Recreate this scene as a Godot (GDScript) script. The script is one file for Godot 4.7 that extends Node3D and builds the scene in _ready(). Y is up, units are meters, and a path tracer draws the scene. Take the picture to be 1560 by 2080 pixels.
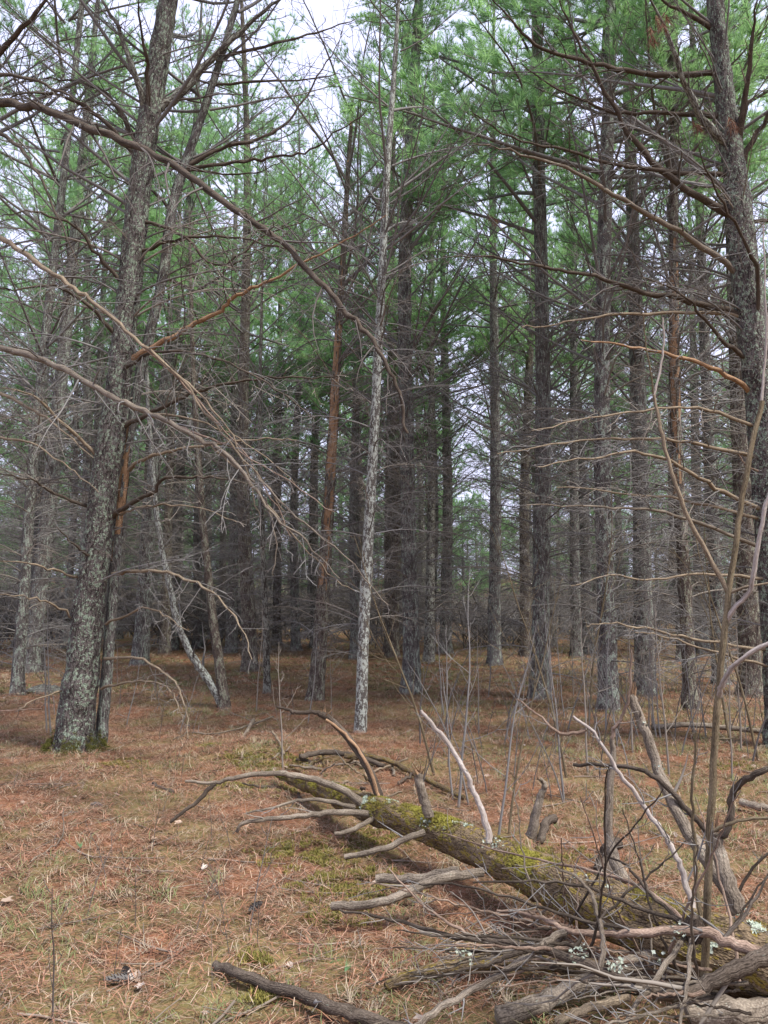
extends Node3D

# ---------------------------------------------------------------- camera model
const FOCAL := 1562.0
const CAM := Vector3(0, 1.55, 0)
const PITCH := 6.4
var cam_basis := Basis(Vector3.RIGHT, deg_to_rad(PITCH))
var ground_low := FastNoiseLite.new()
var ground_mid := FastNoiseLite.new()
var shape_noise := FastNoiseLite.new()
var M := {}
var dead_meshes: Array = []
var dark_meshes: Array = []
var bough_meshes: Array = []
var dead_sets: Array = []
var crown_sets: Array = []
var taken := {}


class Builder:
	var v := PackedVector3Array()
	var n := PackedVector3Array()
	var uv := PackedVector2Array()
	var idx := PackedInt32Array()
	var c := PackedColorArray()
	var ink := Color.WHITE

	func tube(pts: PackedVector3Array, rad: PackedFloat32Array, sides: int, u_rep := 1.0, v_rep := 2.0, knots := 0.0, r: RandomNumberGenerator = null) -> void:
		var count := pts.size()
		var t := (pts[1] - pts[0]).normalized()
		var up := Vector3.UP if absf(t.y) < 0.9 else Vector3.RIGHT
		up = (up - t * up.dot(t)).normalized()
		var first := v.size()
		var run := 0.0
		for i in count:
			var a := pts[maxi(i - 1, 0)]
			var c := pts[mini(i + 1, count - 1)]
			t = (c - a).normalized()
			up = (up - t * up.dot(t)).normalized()
			var side := t.cross(up)
			if i > 0:
				run += pts[i].distance_to(pts[i - 1])
			var rr := rad[i]
			for k in sides + 1:
				var ang := TAU * k / sides
				var d := up * cos(ang) + side * sin(ang)
				var q := rr
				if knots > 0.0 and k < sides:
					q = rr * (1.0 + r.randf_range(-knots, knots))
				if k == sides and knots > 0.0:
					v.append(v[v.size() - sides])
				else:
					v.append(pts[i] + d * q)
				n.append(d)
				uv.append(Vector2(u_rep * k / sides, run * v_rep))
		var w := sides + 1
		for i in count - 1:
			for k in sides:
				var a := first + i * w + k
				idx.append_array([a, a + w, a + 1, a + 1, a + w, a + w + 1])
		# closed far end
		var last := first + (count - 1) * w
		if rad[count - 1] > 0.004:
			var mid := v.size()
			v.append(pts[count - 1] + t * rad[count - 1] * 0.3)
			n.append(t)
			uv.append(Vector2(0.5, run * v_rep))
			for k in sides:
				idx.append_array([mid, last + k + 1, last + k])
		if rad[0] > 0.012:
			var t0 := (pts[1] - pts[0]).normalized()
			var m0 := v.size()
			v.append(pts[0] - t0 * rad[0] * 0.3)
			n.append(-t0)
			uv.append(Vector2(0.5, 0))
			for k in sides:
				idx.append_array([m0, first + k, first + k + 1])

	func blade(a: Vector3, tip: Vector3, width: Vector3, nn: Vector3, u := 0.5) -> void:
		var f := v.size()
		v.append(a - width)
		v.append(a + width)
		v.append(tip)
		for k in 3:
			n.append(nn)
			uv.append(Vector2(u, 0.0 if k < 2 else 1.0))
		if (2.0 * width).cross(tip - a).dot(nn) > 0.0:
			idx.append_array([f, f + 2, f + 1])
		else:
			idx.append_array([f, f + 1, f + 2])

	func bent_blade(a: Vector3, m: Vector3, tip: Vector3, width: Vector3) -> void:
		var f := v.size()
		var n1 := width.cross(m - a).normalized()
		var n2 := width.cross(tip - m).normalized()
		if n1.y < 0.0:
			n1 = -n1
		if n2.y < 0.0:
			n2 = -n2
		v.append_array([a - width, a + width, m - width * 0.8, m + width * 0.8, tip])
		n.append_array([n1, n1, (n1 + n2).normalized(), (n1 + n2).normalized(), n2])
		uv.append_array([Vector2(0, 0), Vector2(1, 0), Vector2(0, 0.6), Vector2(1, 0.6), Vector2(0.5, 1)])
		if ink != Color.WHITE:
			c.append_array([ink, ink, ink, ink, ink])
		if (2.0 * width).cross(m - a).dot(n1) > 0.0:
			idx.append_array([f, f + 2, f + 1, f + 1, f + 2, f + 3, f + 2, f + 4, f + 3])
		else:
			idx.append_array([f, f + 1, f + 2, f + 1, f + 3, f + 2, f + 2, f + 3, f + 4])

	func smooth_normals() -> void:
		var acc := PackedVector3Array()
		acc.resize(v.size())
		for i in range(0, idx.size(), 3):
			var c := (v[idx[i + 2]] - v[idx[i]]).cross(v[idx[i + 1]] - v[idx[i]])
			acc[idx[i]] += c
			acc[idx[i + 1]] += c
			acc[idx[i + 2]] += c
		for i in v.size():
			n[i] = acc[i].normalized() if acc[i].length_squared() > 1e-14 else n[i]

	func into(mesh: ArrayMesh, mat: Material) -> void:
		if v.is_empty():
			return
		var a := []
		a.resize(Mesh.ARRAY_MAX)
		a[Mesh.ARRAY_VERTEX] = v
		a[Mesh.ARRAY_NORMAL] = n
		a[Mesh.ARRAY_TEX_UV] = uv
		a[Mesh.ARRAY_INDEX] = idx
		if c.size() == v.size():
			a[Mesh.ARRAY_COLOR] = c
		mesh.add_surface_from_arrays(Mesh.PRIMITIVE_TRIANGLES, a)
		mesh.surface_set_material(mesh.get_surface_count() - 1, mat)


# ---------------------------------------------------------------- small helpers
func rnd(s: int) -> RandomNumberGenerator:
	var r := RandomNumberGenerator.new()
	r.seed = s * 7919 + 17
	return r


func ball(r: RandomNumberGenerator) -> Vector3:
	return Vector3(r.randf_range(-1, 1), r.randf_range(-1, 1), r.randf_range(-1, 1))


func land(x: float, z: float) -> float:
	var far := clampf(1.0 - Vector2(x, z).length() / 90.0, 0.0, 1.0)
	var mound := 0.10 * exp(-((x + 1.1) * (x + 1.1) + (z + 8.2) * (z + 8.2)) / 1.6)
	var rise := 4.2 * smoothstep(46.0, 110.0, Vector2(x, z).length())
	return (ground_low.get_noise_2d(x, z) * 0.16 + ground_mid.get_noise_2d(x, z) * 0.02) * far + mound + rise


func ray(px: float, py: float) -> Vector3:
	return cam_basis * Vector3((px - 780.0) / FOCAL, -(py - 1040.0) / FOCAL, -1.0)


# a point of the place seen in a given direction, at a given depth, at a given height, or on the ground
func at(px: float, py: float, depth: float) -> Vector3:
	return CAM + ray(px, py) * depth


func over(px: float, py: float, h: float) -> Vector3:
	var d := ray(px, py)
	return CAM + d * ((h - CAM.y) / d.y)


func foot(px: float, py: float) -> Vector3:
	var d := ray(px, py)
	var p := CAM + d * (-CAM.y / d.y)
	for i in 12:
		var h := land(p.x, p.z)
		p = CAM + d * ((h - CAM.y) / d.y)
	return p


func depth_of(p: Vector3) -> float:
	return -(cam_basis.inverse() * (p - CAM)).z


func seen_at(p: Vector3) -> Vector2:
	var q := cam_basis.inverse() * (p - CAM)
	return Vector2(780.0 - q.x / q.z * FOCAL, 1040.0 + q.y / q.z * FOCAL)


func curve(pts: PackedVector3Array, per: int) -> PackedVector3Array:
	var out := PackedVector3Array()
	var c := pts.size()
	for i in c - 1:
		var a := pts[maxi(i - 1, 0)]
		var d := pts[mini(i + 2, c - 1)]
		for k in per:
			out.append(pts[i].cubic_interpolate(pts[i + 1], a, d, float(k) / per))
	out.append(pts[c - 1])
	return out


func taper(count: int, a: float, b: float, power := 1.0) -> PackedFloat32Array:
	var o := PackedFloat32Array()
	for i in count:
		o.append(lerpf(a, b, pow(float(i) / (count - 1), power)))
	return o


func along(pts: PackedVector3Array, t: float) -> Array:
	var f := clampf(t, 0, 1) * (pts.size() - 1)
	var i := mini(int(f), pts.size() - 2)
	return [pts[i].lerp(pts[i + 1], f - i), (pts[i + 1] - pts[i]).normalized()]


func length_of(pts: PackedVector3Array) -> float:
	var l := 0.0
	for i in pts.size() - 1:
		l += pts[i].distance_to(pts[i + 1])
	return l


func numbered(called: String) -> String:
	var k: int = taken.get(called, 0)
	taken[called] = k + 1
	return called if k == 0 else "%s_%03d" % [called, k]


func thing(called: String, label: String, category: String, where := Vector3.ZERO, group := "", kind := "") -> Node3D:
	var o := Node3D.new()
	o.name = numbered(called)
	add_child(o)
	o.position = where
	tag(o, label, category, group, kind)
	return o


func tag(o: Node, label: String, category := "", group := "", kind := "") -> void:
	if label:
		o.set_meta("label", label)
	if category:
		o.set_meta("category", category)
	if group:
		o.set_meta("group", group)
	if kind:
		o.set_meta("kind", kind)


func part(called: String, mesh: Mesh, parent: Node, xf := Transform3D()) -> MeshInstance3D:
	var o := MeshInstance3D.new()
	o.name = called if parent != self else numbered(called)
	o.mesh = mesh
	o.transform = xf
	parent.add_child(o, true)
	return o


func made(b: Builder, mat: Material) -> ArrayMesh:
	var m := ArrayMesh.new()
	b.into(m, mat)
	return m


func scatter(called: String, mesh: Mesh, xfs: Array, tints: Array, parent: Node) -> MultiMeshInstance3D:
	var mm := MultiMesh.new()
	mm.transform_format = MultiMesh.TRANSFORM_3D
	mm.use_colors = tints.size() > 0
	mm.mesh = mesh
	mm.instance_count = xfs.size()
	for i in xfs.size():
		mm.set_instance_transform(i, xfs[i])
		if tints.size() > 0:
			mm.set_instance_color(i, tints[i])
	var o := MultiMeshInstance3D.new()
	o.name = called if parent != self else numbered(called)
	o.multimesh = mm
	o.set_meta("kind", "stuff")
	parent.add_child(o, true)
	return o


func lin(r: float, g: float, b: float) -> Color:
	return Color(r, g, b).linear_to_srgb()


func plain(c: Color, rough := 0.9) -> StandardMaterial3D:
	var m := StandardMaterial3D.new()
	m.albedo_color = c
	m.roughness = rough
	m.metallic_specular = 0.3
	return m


# ---------------------------------------------------------------- textures
func noise_bytes(w: int, h: int, freq: float, s: int, squash := 1, octaves := 3, type := FastNoiseLite.TYPE_SIMPLEX_SMOOTH) -> PackedByteArray:
	var f := FastNoiseLite.new()
	f.seed = s
	f.noise_type = type
	f.frequency = freq
	f.fractal_octaves = octaves
	if type == FastNoiseLite.TYPE_CELLULAR:
		f.cellular_return_type = FastNoiseLite.RETURN_DISTANCE
		f.fractal_type = FastNoiseLite.FRACTAL_NONE
	var im := f.get_seamless_image(w, h / squash)
	if squash > 1:
		im.resize(w, h, Image.INTERPOLATE_CUBIC)
	im.convert(Image.FORMAT_L8)
	return im.get_data()


func put_px(data: PackedByteArray, i: int, c: Vector3) -> void:
	data[i * 3] = int(clampf(c.x, 0, 255))
	data[i * 3 + 1] = int(clampf(c.y, 0, 255))
	data[i * 3 + 2] = int(clampf(c.z, 0, 255))


# colours are 0-255 sRGB; returns [albedo, height]
func bark_maps(w: int, h: int, dark: Vector3, light: Vector3, lichen: Vector3, lichen_share: float, s: int, fissure := 1.0, squash := 4, pale := Vector3(170, 175, 168)) -> Array:
	var ridge := noise_bytes(w, h, 0.022, s, squash, 4)
	var fine := noise_bytes(w, h, 0.09, s + 1, 1, 3)
	var patch := noise_bytes(w, h, 0.019, s + 2, 1, 4)
	var spot := noise_bytes(w, h, 0.055, s + 3, 1, 2)
	var area := noise_bytes(w, h, 0.006, s + 4, 1, 2)
	var col := PackedByteArray()
	col.resize(w * h * 3)
	var hi := PackedByteArray()
	hi.resize(w * h)
	var cut := 1.0 - lichen_share
	for i in w * h:
		var rg := 1.0 - absf(ridge[i] / 127.5 - 1.0) * 1.6
		var fi := fine[i] / 255.0
		var crack := clampf((rg - 0.72) * 3.0, 0.0, 1.0) * fissure
		var k := clampf(0.25 + 0.75 * fi - crack * 0.6 + (area[i] / 255.0 - 0.5) * 0.35, 0.0, 1.0)
		var c := dark.lerp(light, k)
		var hh := 0.55 - crack * 0.5 + (fi - 0.5) * 0.3
		var li := patch[i] / 255.0 * 0.5 + spot[i] / 255.0 * 0.3 + area[i] / 255.0 * 0.2
		var lm := clampf((li - cut) * 22.0, 0.0, 1.0)
		if lm > 0.0:
			c = c.lerp(lichen * (0.85 + 0.3 * fi), lm * 0.9)
			hh += 0.18 * lm
		elif spot[i] > 206 and area[i] > 100:
			c = c.lerp(pale, 0.7)
		put_px(col, i, c)
		hi[i] = int(clampf(hh, 0, 1) * 255)
	return [ImageTexture.create_from_image(Image.create_from_data(w, h, false, Image.FORMAT_RGB8, col)), ImageTexture.create_from_image(Image.create_from_data(w, h, false, Image.FORMAT_L8, hi))]


func bark(maps: Array, tint := Color.WHITE, relief := 1.6) -> StandardMaterial3D:
	var m := StandardMaterial3D.new()
	m.albedo_color = tint
	m.albedo_texture = maps[0]
	m.heightmap_enabled = true
	m.heightmap_texture = maps[1]
	m.heightmap_scale = relief
	m.roughness = 0.95
	m.metallic_specular = 0.25
	return m


func litter_texture(w: int) -> ImageTexture:
	var r := rnd(5)
	var data := PackedByteArray()
	data.resize(w * w * 3)
	var soil := noise_bytes(w, w, 0.03, 9, 1, 3)
	for i in w * w:
		var k := soil[i] / 255.0
		put_px(data, i, Vector3(54, 42, 33).lerp(Vector3(98, 74, 56), k))
	var tones := [Vector3(170, 116, 84), Vector3(186, 134, 102), Vector3(150, 100, 72), Vector3(196, 168, 132), Vector3(208, 188, 154), Vector3(150, 138, 118), Vector3(100, 74, 56), Vector3(70, 52, 42), Vector3(134, 132, 86), Vector3(112, 116, 70), Vector3(172, 118, 88), Vector3(64, 50, 40)]
	for s in 17000:
		var x := r.randf() * w
		var y := r.randf() * w
		var a := r.randf() * TAU
		var bend := r.randf_range(-0.012, 0.012)
		var c: Vector3 = tones[r.randi() % tones.size()] * r.randf_range(0.6, 1.05)
		for k in r.randi_range(22, 60):
			x += cos(a)
			y += sin(a)
			a += bend
			put_px(data, (int(y + w) % w) * w + int(x + w) % w, c)
	return ImageTexture.create_from_image(Image.create_from_data(w, w, false, Image.FORMAT_RGB8, data))


func patch_texture(w: int) -> ImageTexture:
	var a := noise_bytes(w, w, 0.02, 31, 1, 5)
	var b := noise_bytes(w, w, 0.012, 32, 1, 5)
	var data := PackedByteArray()
	data.resize(w * w * 4)
	for i in w * w:
		var g := clampf((a[i] / 255.0 - 0.45) * 3.0, 0, 1)
		var k := b[i] / 255.0
		var c := Vector3(150, 140, 92).lerp(Vector3(120, 118, 66), k) if g > 0.0 else Vector3(170, 112, 82)
		data[i * 4] = int(c.x)
		data[i * 4 + 1] = int(c.y)
		data[i * 4 + 2] = int(c.z)
		data[i * 4 + 3] = int(255.0 * (0.42 * g if g > 0.0 else 0.30 * clampf((0.42 - a[i] / 255.0) * 5.0, 0, 1)))
	return ImageTexture.create_from_image(Image.create_from_data(w, w, false, Image.FORMAT_RGBA8, data))


func materials() -> void:
	var grey := bark_maps(512, 1024, Vector3(56, 50, 47), Vector3(148, 140, 133), Vector3(166, 182, 158), 0.46, 101, 1.0, 3)
	var dark := bark_maps(512, 512, Vector3(58, 53, 50), Vector3(144, 138, 132), Vector3(158, 168, 152), 0.45, 201, 1.0, 3)
	var pale := bark_maps(512, 512, Vector3(70, 65, 60), Vector3(132, 127, 119), Vector3(188, 194, 182), 0.50, 301, 0.6, 1, Vector3(172, 176, 168))
	var wood := bark_maps(256, 512, Vector3(104, 80, 60), Vector3(186, 152, 118), Vector3(134, 112, 92), 0.25, 401, 1.0, 8, Vector3(210, 176, 140))
	var stick := bark_maps(256, 512, Vector3(84, 75, 66), Vector3(176, 164, 148), Vector3(180, 188, 172), 0.26, 501, 0.8, 6, Vector3(190, 186, 174))
	var logb := bark_maps(512, 512, Vector3(66, 55, 42), Vector3(152, 132, 104), Vector3(136, 118, 56), 0.44, 601, 0.8, 2, Vector3(186, 190, 170))
	M.grey = bark(grey, Color.WHITE, 4.0)
	M.dark = bark(dark, Color.WHITE, 2.0)
	M.brown = bark(dark, Color(0.95, 0.90, 0.86), 2.0)
	M.pale = bark(pale, Color.WHITE, 1.0)
	M.smooth = bark(pale, Color(0.8, 0.78, 0.76), 0.8)
	M.wood = bark(wood, Color.WHITE, 0.6)
	var tan_ := bark_maps(256, 512, Vector3(90, 79, 66), Vector3(166, 149, 124), Vector3(150, 146, 128), 0.15, 451, 0.8, 8, Vector3(188, 170, 142))
	M.wood_tan = bark(tan_, Color.WHITE, 0.5)
	M.stick = bark(stick, Color(0.88, 0.87, 0.85), 0.6)
	M.stick_dark = bark(stick, Color(0.62, 0.60, 0.585), 0.6)
	M.stick_pink = bark(stick, Color(1.0, 0.93, 0.9), 0.4)
	M.log = bark(logb, Color.WHITE, 1.6)
	M.twig = plain(lin(0.150, 0.138, 0.124))
	M.twig_tan = plain(lin(0.225, 0.195, 0.158))
	M.twig_grey = plain(lin(0.20, 0.188, 0.172))
	M.twig_brown = plain(lin(0.115, 0.100, 0.087))
	M.bleached = bark(tan_, Color.WHITE, 0.3)
	M.bleached.albedo_texture = bark_maps(128, 256, Vector3(122, 110, 100), Vector3(188, 178, 168), Vector3(176, 176, 166), 0.2, 471, 0.6, 8, Vector3(214, 208, 200))[0]
	M.stem = bark(stick, Color(0.80, 0.775, 0.69), 0.3)
	M.needles = plain(lin(0.106, 0.212, 0.108), 0.6)
	M.needles.backlight_enabled = true
	M.needles.backlight = lin(0.48, 0.75, 0.30)
	M.rust = plain(lin(0.20, 0.10, 0.06), 0.8)
	M.tinted = plain(Color.WHITE, 0.85)
	M.tinted.vertex_color_use_as_albedo = true
	M.ground = StandardMaterial3D.new()
	M.ground.albedo_texture = litter_texture(1024)
	M.ground.roughness = 1.0
	M.ground.metallic_specular = 0.1
	M.ground.detail_enabled = true
	M.ground.detail_blend_mode = BaseMaterial3D.BLEND_MODE_MIX
	M.ground.detail_albedo = patch_texture(512)
	M.ground.detail_uv_layer = BaseMaterial3D.DETAIL_UV_2


# ---------------------------------------------------------------- wood and foliage
func twig_path(p: Vector3, d: Vector3, length: float, segs: int, bend: Vector3, jit: float, r: RandomNumberGenerator) -> PackedVector3Array:
	var o := PackedVector3Array([p])
	for i in segs:
		d = (d + bend / segs + ball(r) * jit).normalized()
		p += d * length / segs
		o.append(p)
	return o


# lateral twigs along an axis, and twigs on those; returns the outermost ones
func spray(b: Builder, pts: PackedVector3Array, r0: float, r1: float, level: int, r: RandomNumberGenerator, o: Dictionary, tips: Array) -> void:
	var length := length_of(pts)
	var count: int = maxi(int(length * o.dens[level] * r.randf_range(0.8, 1.2)), 1)
	for k in count:
		var t := lerpf(o.t0 if level == 0 else 0.2, 0.99, (k + r.randf()) / count)
		var s := along(pts, t)
		var tan: Vector3 = s[1]
		var lat := tan.cross(Vector3.UP)
		if lat.length() < 0.2:
			lat = tan.cross(Vector3.RIGHT)
		lat = lat.normalized() * (1.0 if k % 2 == 0 else -1.0)
		lat = lat.rotated(tan, r.randf_range(-o.roll, o.roll))
		var ang := r.randf_range(0.4, 1.3)
		var l: float = length * o.ratio[level] * (1.12 - t) * r.randf_range(0.3, 1.4)
		l = maxf(l, o.shortest)
		var rr := maxf(lerpf(r0, r1, t) * 0.5, o.thin)
		var segs := 4 if level == 0 else 3
		var pp := twig_path(s[0], tan * cos(ang) + lat * sin(ang), l, segs, tan * 0.35 + o.bend, o.jit, r)
		b.tube(pp, taper(pp.size(), rr, o.thin * 0.7), 3 if rr < 0.008 else 4, 1.0, 1.5)
		if level + 1 < o.dens.size():
			spray(b, pp, rr, o.thin, level + 1, r, o, tips)
		tips.append(pp)


func tuft(b: Builder, c: Vector3, d: Vector3, count: int, size: float, width: float, r: RandomNumberGenerator) -> void:
	var s := d.cross(Vector3(0.31, 0.77, 0.55)).normalized()
	var u := d.cross(s)
	for k in count:
		var a := r.randf() * TAU
		var open := r.randf_range(0.2, 0.95)
		var e := (d * cos(open) + (s * cos(a) + u * sin(a)) * sin(open)).normalized()
		var l := size * r.randf_range(0.75, 1.15)
		var w := e.cross(ball(r)).normalized() * width
		var foot_ := c + d * r.randf_range(-0.05, 0.03)
		var nn := w.cross(e).normalized()
		b.blade(foot_, foot_ + e * l + Vector3(0, -0.012, 0), w, nn)


func prepare_variants() -> void:
	# dead lower branches, about two metres long, axis along +x
	for i in 12:
		var r := rnd(300 + i)
		var b := Builder.new()
		var rise := r.randf_range(0.1, 0.5)
		var pts := twig_path(Vector3.ZERO, Vector3(1, rise, 0).normalized(), 2.0, 9, Vector3(0.1, -rise * 1.4 - 0.25, r.randf_range(-0.5, 0.5)), 0.07, r)
		b.tube(pts, taper(pts.size(), 0.016, 0.0035), 5, 1.0, 1.5)
		var o := {"dens": [9.0, 7.5], "t0": 0.12, "roll": 1.5, "ratio": [0.45, 0.5], "bend": Vector3(0, -0.25, 0), "jit": 0.22, "thin": 0.0032, "shortest": 0.08}
		spray(b, pts, 0.014, 0.0035, 0, r, o, [])
		dead_meshes.append(made(b, [M.twig, M.twig_grey, M.twig, M.twig_tan][i % 4]))
	# darker, longer, rising branches below the live crown
	for i in 8:
		var r := rnd(400 + i)
		var b := Builder.new()
		var pts := twig_path(Vector3.ZERO, Vector3(1, 0.25, 0).normalized(), 2.6, 10, Vector3(0.0, r.randf_range(-0.1, 0.5), r.randf_range(-0.4, 0.4)), 0.08, r)
		b.tube(pts, taper(pts.size(), 0.022, 0.004), 5, 1.0, 1.5)
		var o := {"dens": [6.0, 6.0], "t0": 0.2, "roll": 1.2, "ratio": [0.42, 0.5], "bend": Vector3(0, 0.15, 0), "jit": 0.2, "thin": 0.0034, "shortest": 0.1}
		spray(b, pts, 0.018, 0.004, 0, r, o, [])
		dark_meshes.append(made(b, [M.twig, M.twig_grey][i % 2]))
	# live boughs with needle tufts
	for i in 10:
		var r := rnd(500 + i)
		var b := Builder.new()
		var g := Builder.new()
		var pts := twig_path(Vector3.ZERO, Vector3(1, 0.2, 0).normalized(), 2.6, 8, Vector3(0, r.randf_range(0.0, 0.6), r.randf_range(-0.4, 0.4)), 0.07, r)
		b.tube(pts, taper(pts.size(), 0.026, 0.005), 5, 1.0, 1.5)
		var tips := []
		var o := {"dens": [6.0, 5.0], "t0": 0.28, "roll": 0.6, "ratio": [0.42, 0.45], "bend": Vector3(0, 0.35, 0), "jit": 0.12, "thin": 0.003, "shortest": 0.12}
		spray(b, pts, 0.02, 0.005, 0, r, o, tips)
		for tp in tips:
			var n := 2 if length_of(tp) < 0.3 else 3
			for k in n:
				var s := along(tp, 1.0 - 0.26 * k)
				tuft(g, s[0], (s[1] + Vector3(0, 0.15, 0)).normalized(), 26, 0.145, 0.0033, r)
		var m := ArrayMesh.new()
		b.into(m, M.twig)
		g.into(m, M.needles)
		bough_meshes.append(m)


# whole sets of branches for one tree, shared by the trees behind
func prepare_sets() -> void:
	var pole := PackedVector3Array([Vector3.ZERO, Vector3(0, 30, 0)])
	for i in 5:
		var r := rnd(600 + i)
		var st := {}
		var h := 0.5
		while h < 8.0:
			var share := clampf(h / 7.5, 0, 1)
			for k in r.randi_range(4, 6) if share < 0.74 else r.randi_range(0, 2):
				var pool := dark_meshes if share > 0.66 else dead_meshes
				var rise := lerpf(0.0, 0.45, share) + r.randf_range(-0.2, 0.25)
				var xf := out_from(pole, h + r.randf_range(-0.06, 0.06), r.randf() * TAU, rise, lerpf(0.6, 1.05, share) * r.randf_range(0.55, 1.25), r)
				gather(st, pool[r.randi() % pool.size()], xf)
			h += r.randf_range(0.24, 0.44)
		dead_sets.append(gathered(st))
	for i in 6:
		var r := rnd(650 + i)
		var st := {}
		var h := 0.0
		while h < 9.6:
			var k2 := h / 10.0
			var size := lerpf(1.1, 0.4, k2)
			for k in r.randi_range(2, 4):
				var rise := lerpf(0.12, 0.75, k2) + r.randf_range(-0.15, 0.15)
				gather(st, bough_meshes[7 + r.randi() % 3] if i > 3 else bough_meshes[r.randi() % 7], out_from(pole, h + r.randf_range(-0.12, 0.12), r.randf() * TAU, rise, size * r.randf_range(0.7, 1.2), r, 0.03))
			h += r.randf_range(0.45, 0.65)
		crown_sets.append(gathered(st))


func gather(st: Dictionary, mesh: ArrayMesh, xf: Transform3D) -> void:
	for k in mesh.get_surface_count():
		var mat := mesh.surface_get_material(k)
		if not st.has(mat):
			st[mat] = SurfaceTool.new()
		(st[mat] as SurfaceTool).append_from(mesh, k, xf)


func gathered(st: Dictionary) -> ArrayMesh:
	var m := ArrayMesh.new()
	for mat in st:
		(st[mat] as SurfaceTool).commit(m)
		m.surface_set_material(m.get_surface_count() - 1, mat)
	return m


# ---------------------------------------------------------------- trunks
func trunk_mesh(axis: PackedVector3Array, rad: PackedFloat32Array, sides: int, mat: Material, s: int, flare: float, rough: float, tile := 0.55, peeled := Vector3.ZERO) -> ArrayMesh:
	var b := Builder.new()
	var count := axis.size()
	var run := 0.0
	var reps := maxf(1.0, roundf(TAU * rad[mini(3, count - 1)] / tile))
	var w := sides + 1
	for i in count:
		if i > 0:
			run += axis[i].distance_to(axis[i - 1])
		for k in w:
			var ang := TAU * (k % sides) / sides
			var d := Vector3(cos(ang), 0, sin(ang))
			var q := axis[i] + d * rad[i]
			var lobes := 0.6 + 0.4 * cos(ang * 3.0 + s) + 0.25 * cos(ang * 5.0 + s * 2.0)
			var rr := rad[i] * (1.0 + flare * lobes * exp(-run / 0.22))
			rr *= 1.0 + 0.09 * shape_noise.get_noise_3d(d.x * 0.5 + s, run * 1.3, d.z * 0.5)
			var whorl := pow(maxf(0.0, cos(TAU * run / 0.66 + s + shape_noise.get_noise_2d(run * 0.4, s) * 3.0)), 14.0)
			rr *= 1.0 + whorl * (0.07 + 0.10 * shape_noise.get_noise_3d(d.x * 1.5, run, d.z * 1.5 + s))
			rr += rough * shape_noise.get_noise_3d(q.x * 9.0 + s, run * 4.0, q.z * 9.0)
			b.v.append(axis[i] + d * rr)
			b.n.append(d)
			b.uv.append(Vector2(reps * k / sides, -run / (tile * 2.0)))
	for i in count - 1:
		for k in sides:
			if peeled.y > 0.0:  # bark has come off between two heights, raggedly, leaving some plates
				var h := axis[i].y
				var mid := 1.0 - absf(h - (peeled.x + peeled.y) * 0.5) / ((peeled.y - peeled.x) * 0.5)
				var ang := TAU * k / sides
				if mid + shape_noise.get_noise_3d(cos(ang) * 0.9 + s, h * 1.6, sin(ang) * 0.9) * 1.6 > 0.30 + peeled.z * (1.0 - sin(ang)):
					continue
			var a := i * w + k
			b.idx.append_array([a, a + 1, a + w, a + 1, a + w + 1, a + w])
	b.smooth_normals()
	for i in count:  # close the seam
		var j := i * w
		var nn := (b.n[j] + b.n[j + sides]).normalized()
		b.n[j] = nn
		b.n[j + sides] = nn
	return made(b, mat)


func axis_at(axis: PackedVector3Array, h: float) -> Vector3:
	for i in axis.size() - 1:
		if axis[i + 1].y >= h:
			return axis[i].lerp(axis[i + 1], clampf((h - axis[i].y) / maxf(axis[i + 1].y - axis[i].y, 0.001), 0, 1))
	return axis[axis.size() - 1]


func out_from(axis: PackedVector3Array, h: float, az: float, rise: float, size: float, r: RandomNumberGenerator, back := 0.06) -> Transform3D:
	var d := Vector3(cos(az) * cos(rise), sin(rise), sin(az) * cos(rise))
	var side := d.cross(Vector3.UP).normalized()
	var up := side.cross(d)
	var roll := r.randf_range(-0.5, 0.5)
	up = up.rotated(d, roll)
	side = side.rotated(d, roll)
	if r.randf() < 0.5:
		pass
	var bs := Basis(d * size, up * size, -side * size)
	if bs.determinant() < 0.0:
		bs = Basis(d * size, up * size, side * size)
	return Transform3D(bs, axis_at(axis, h) + d * back)


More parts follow.
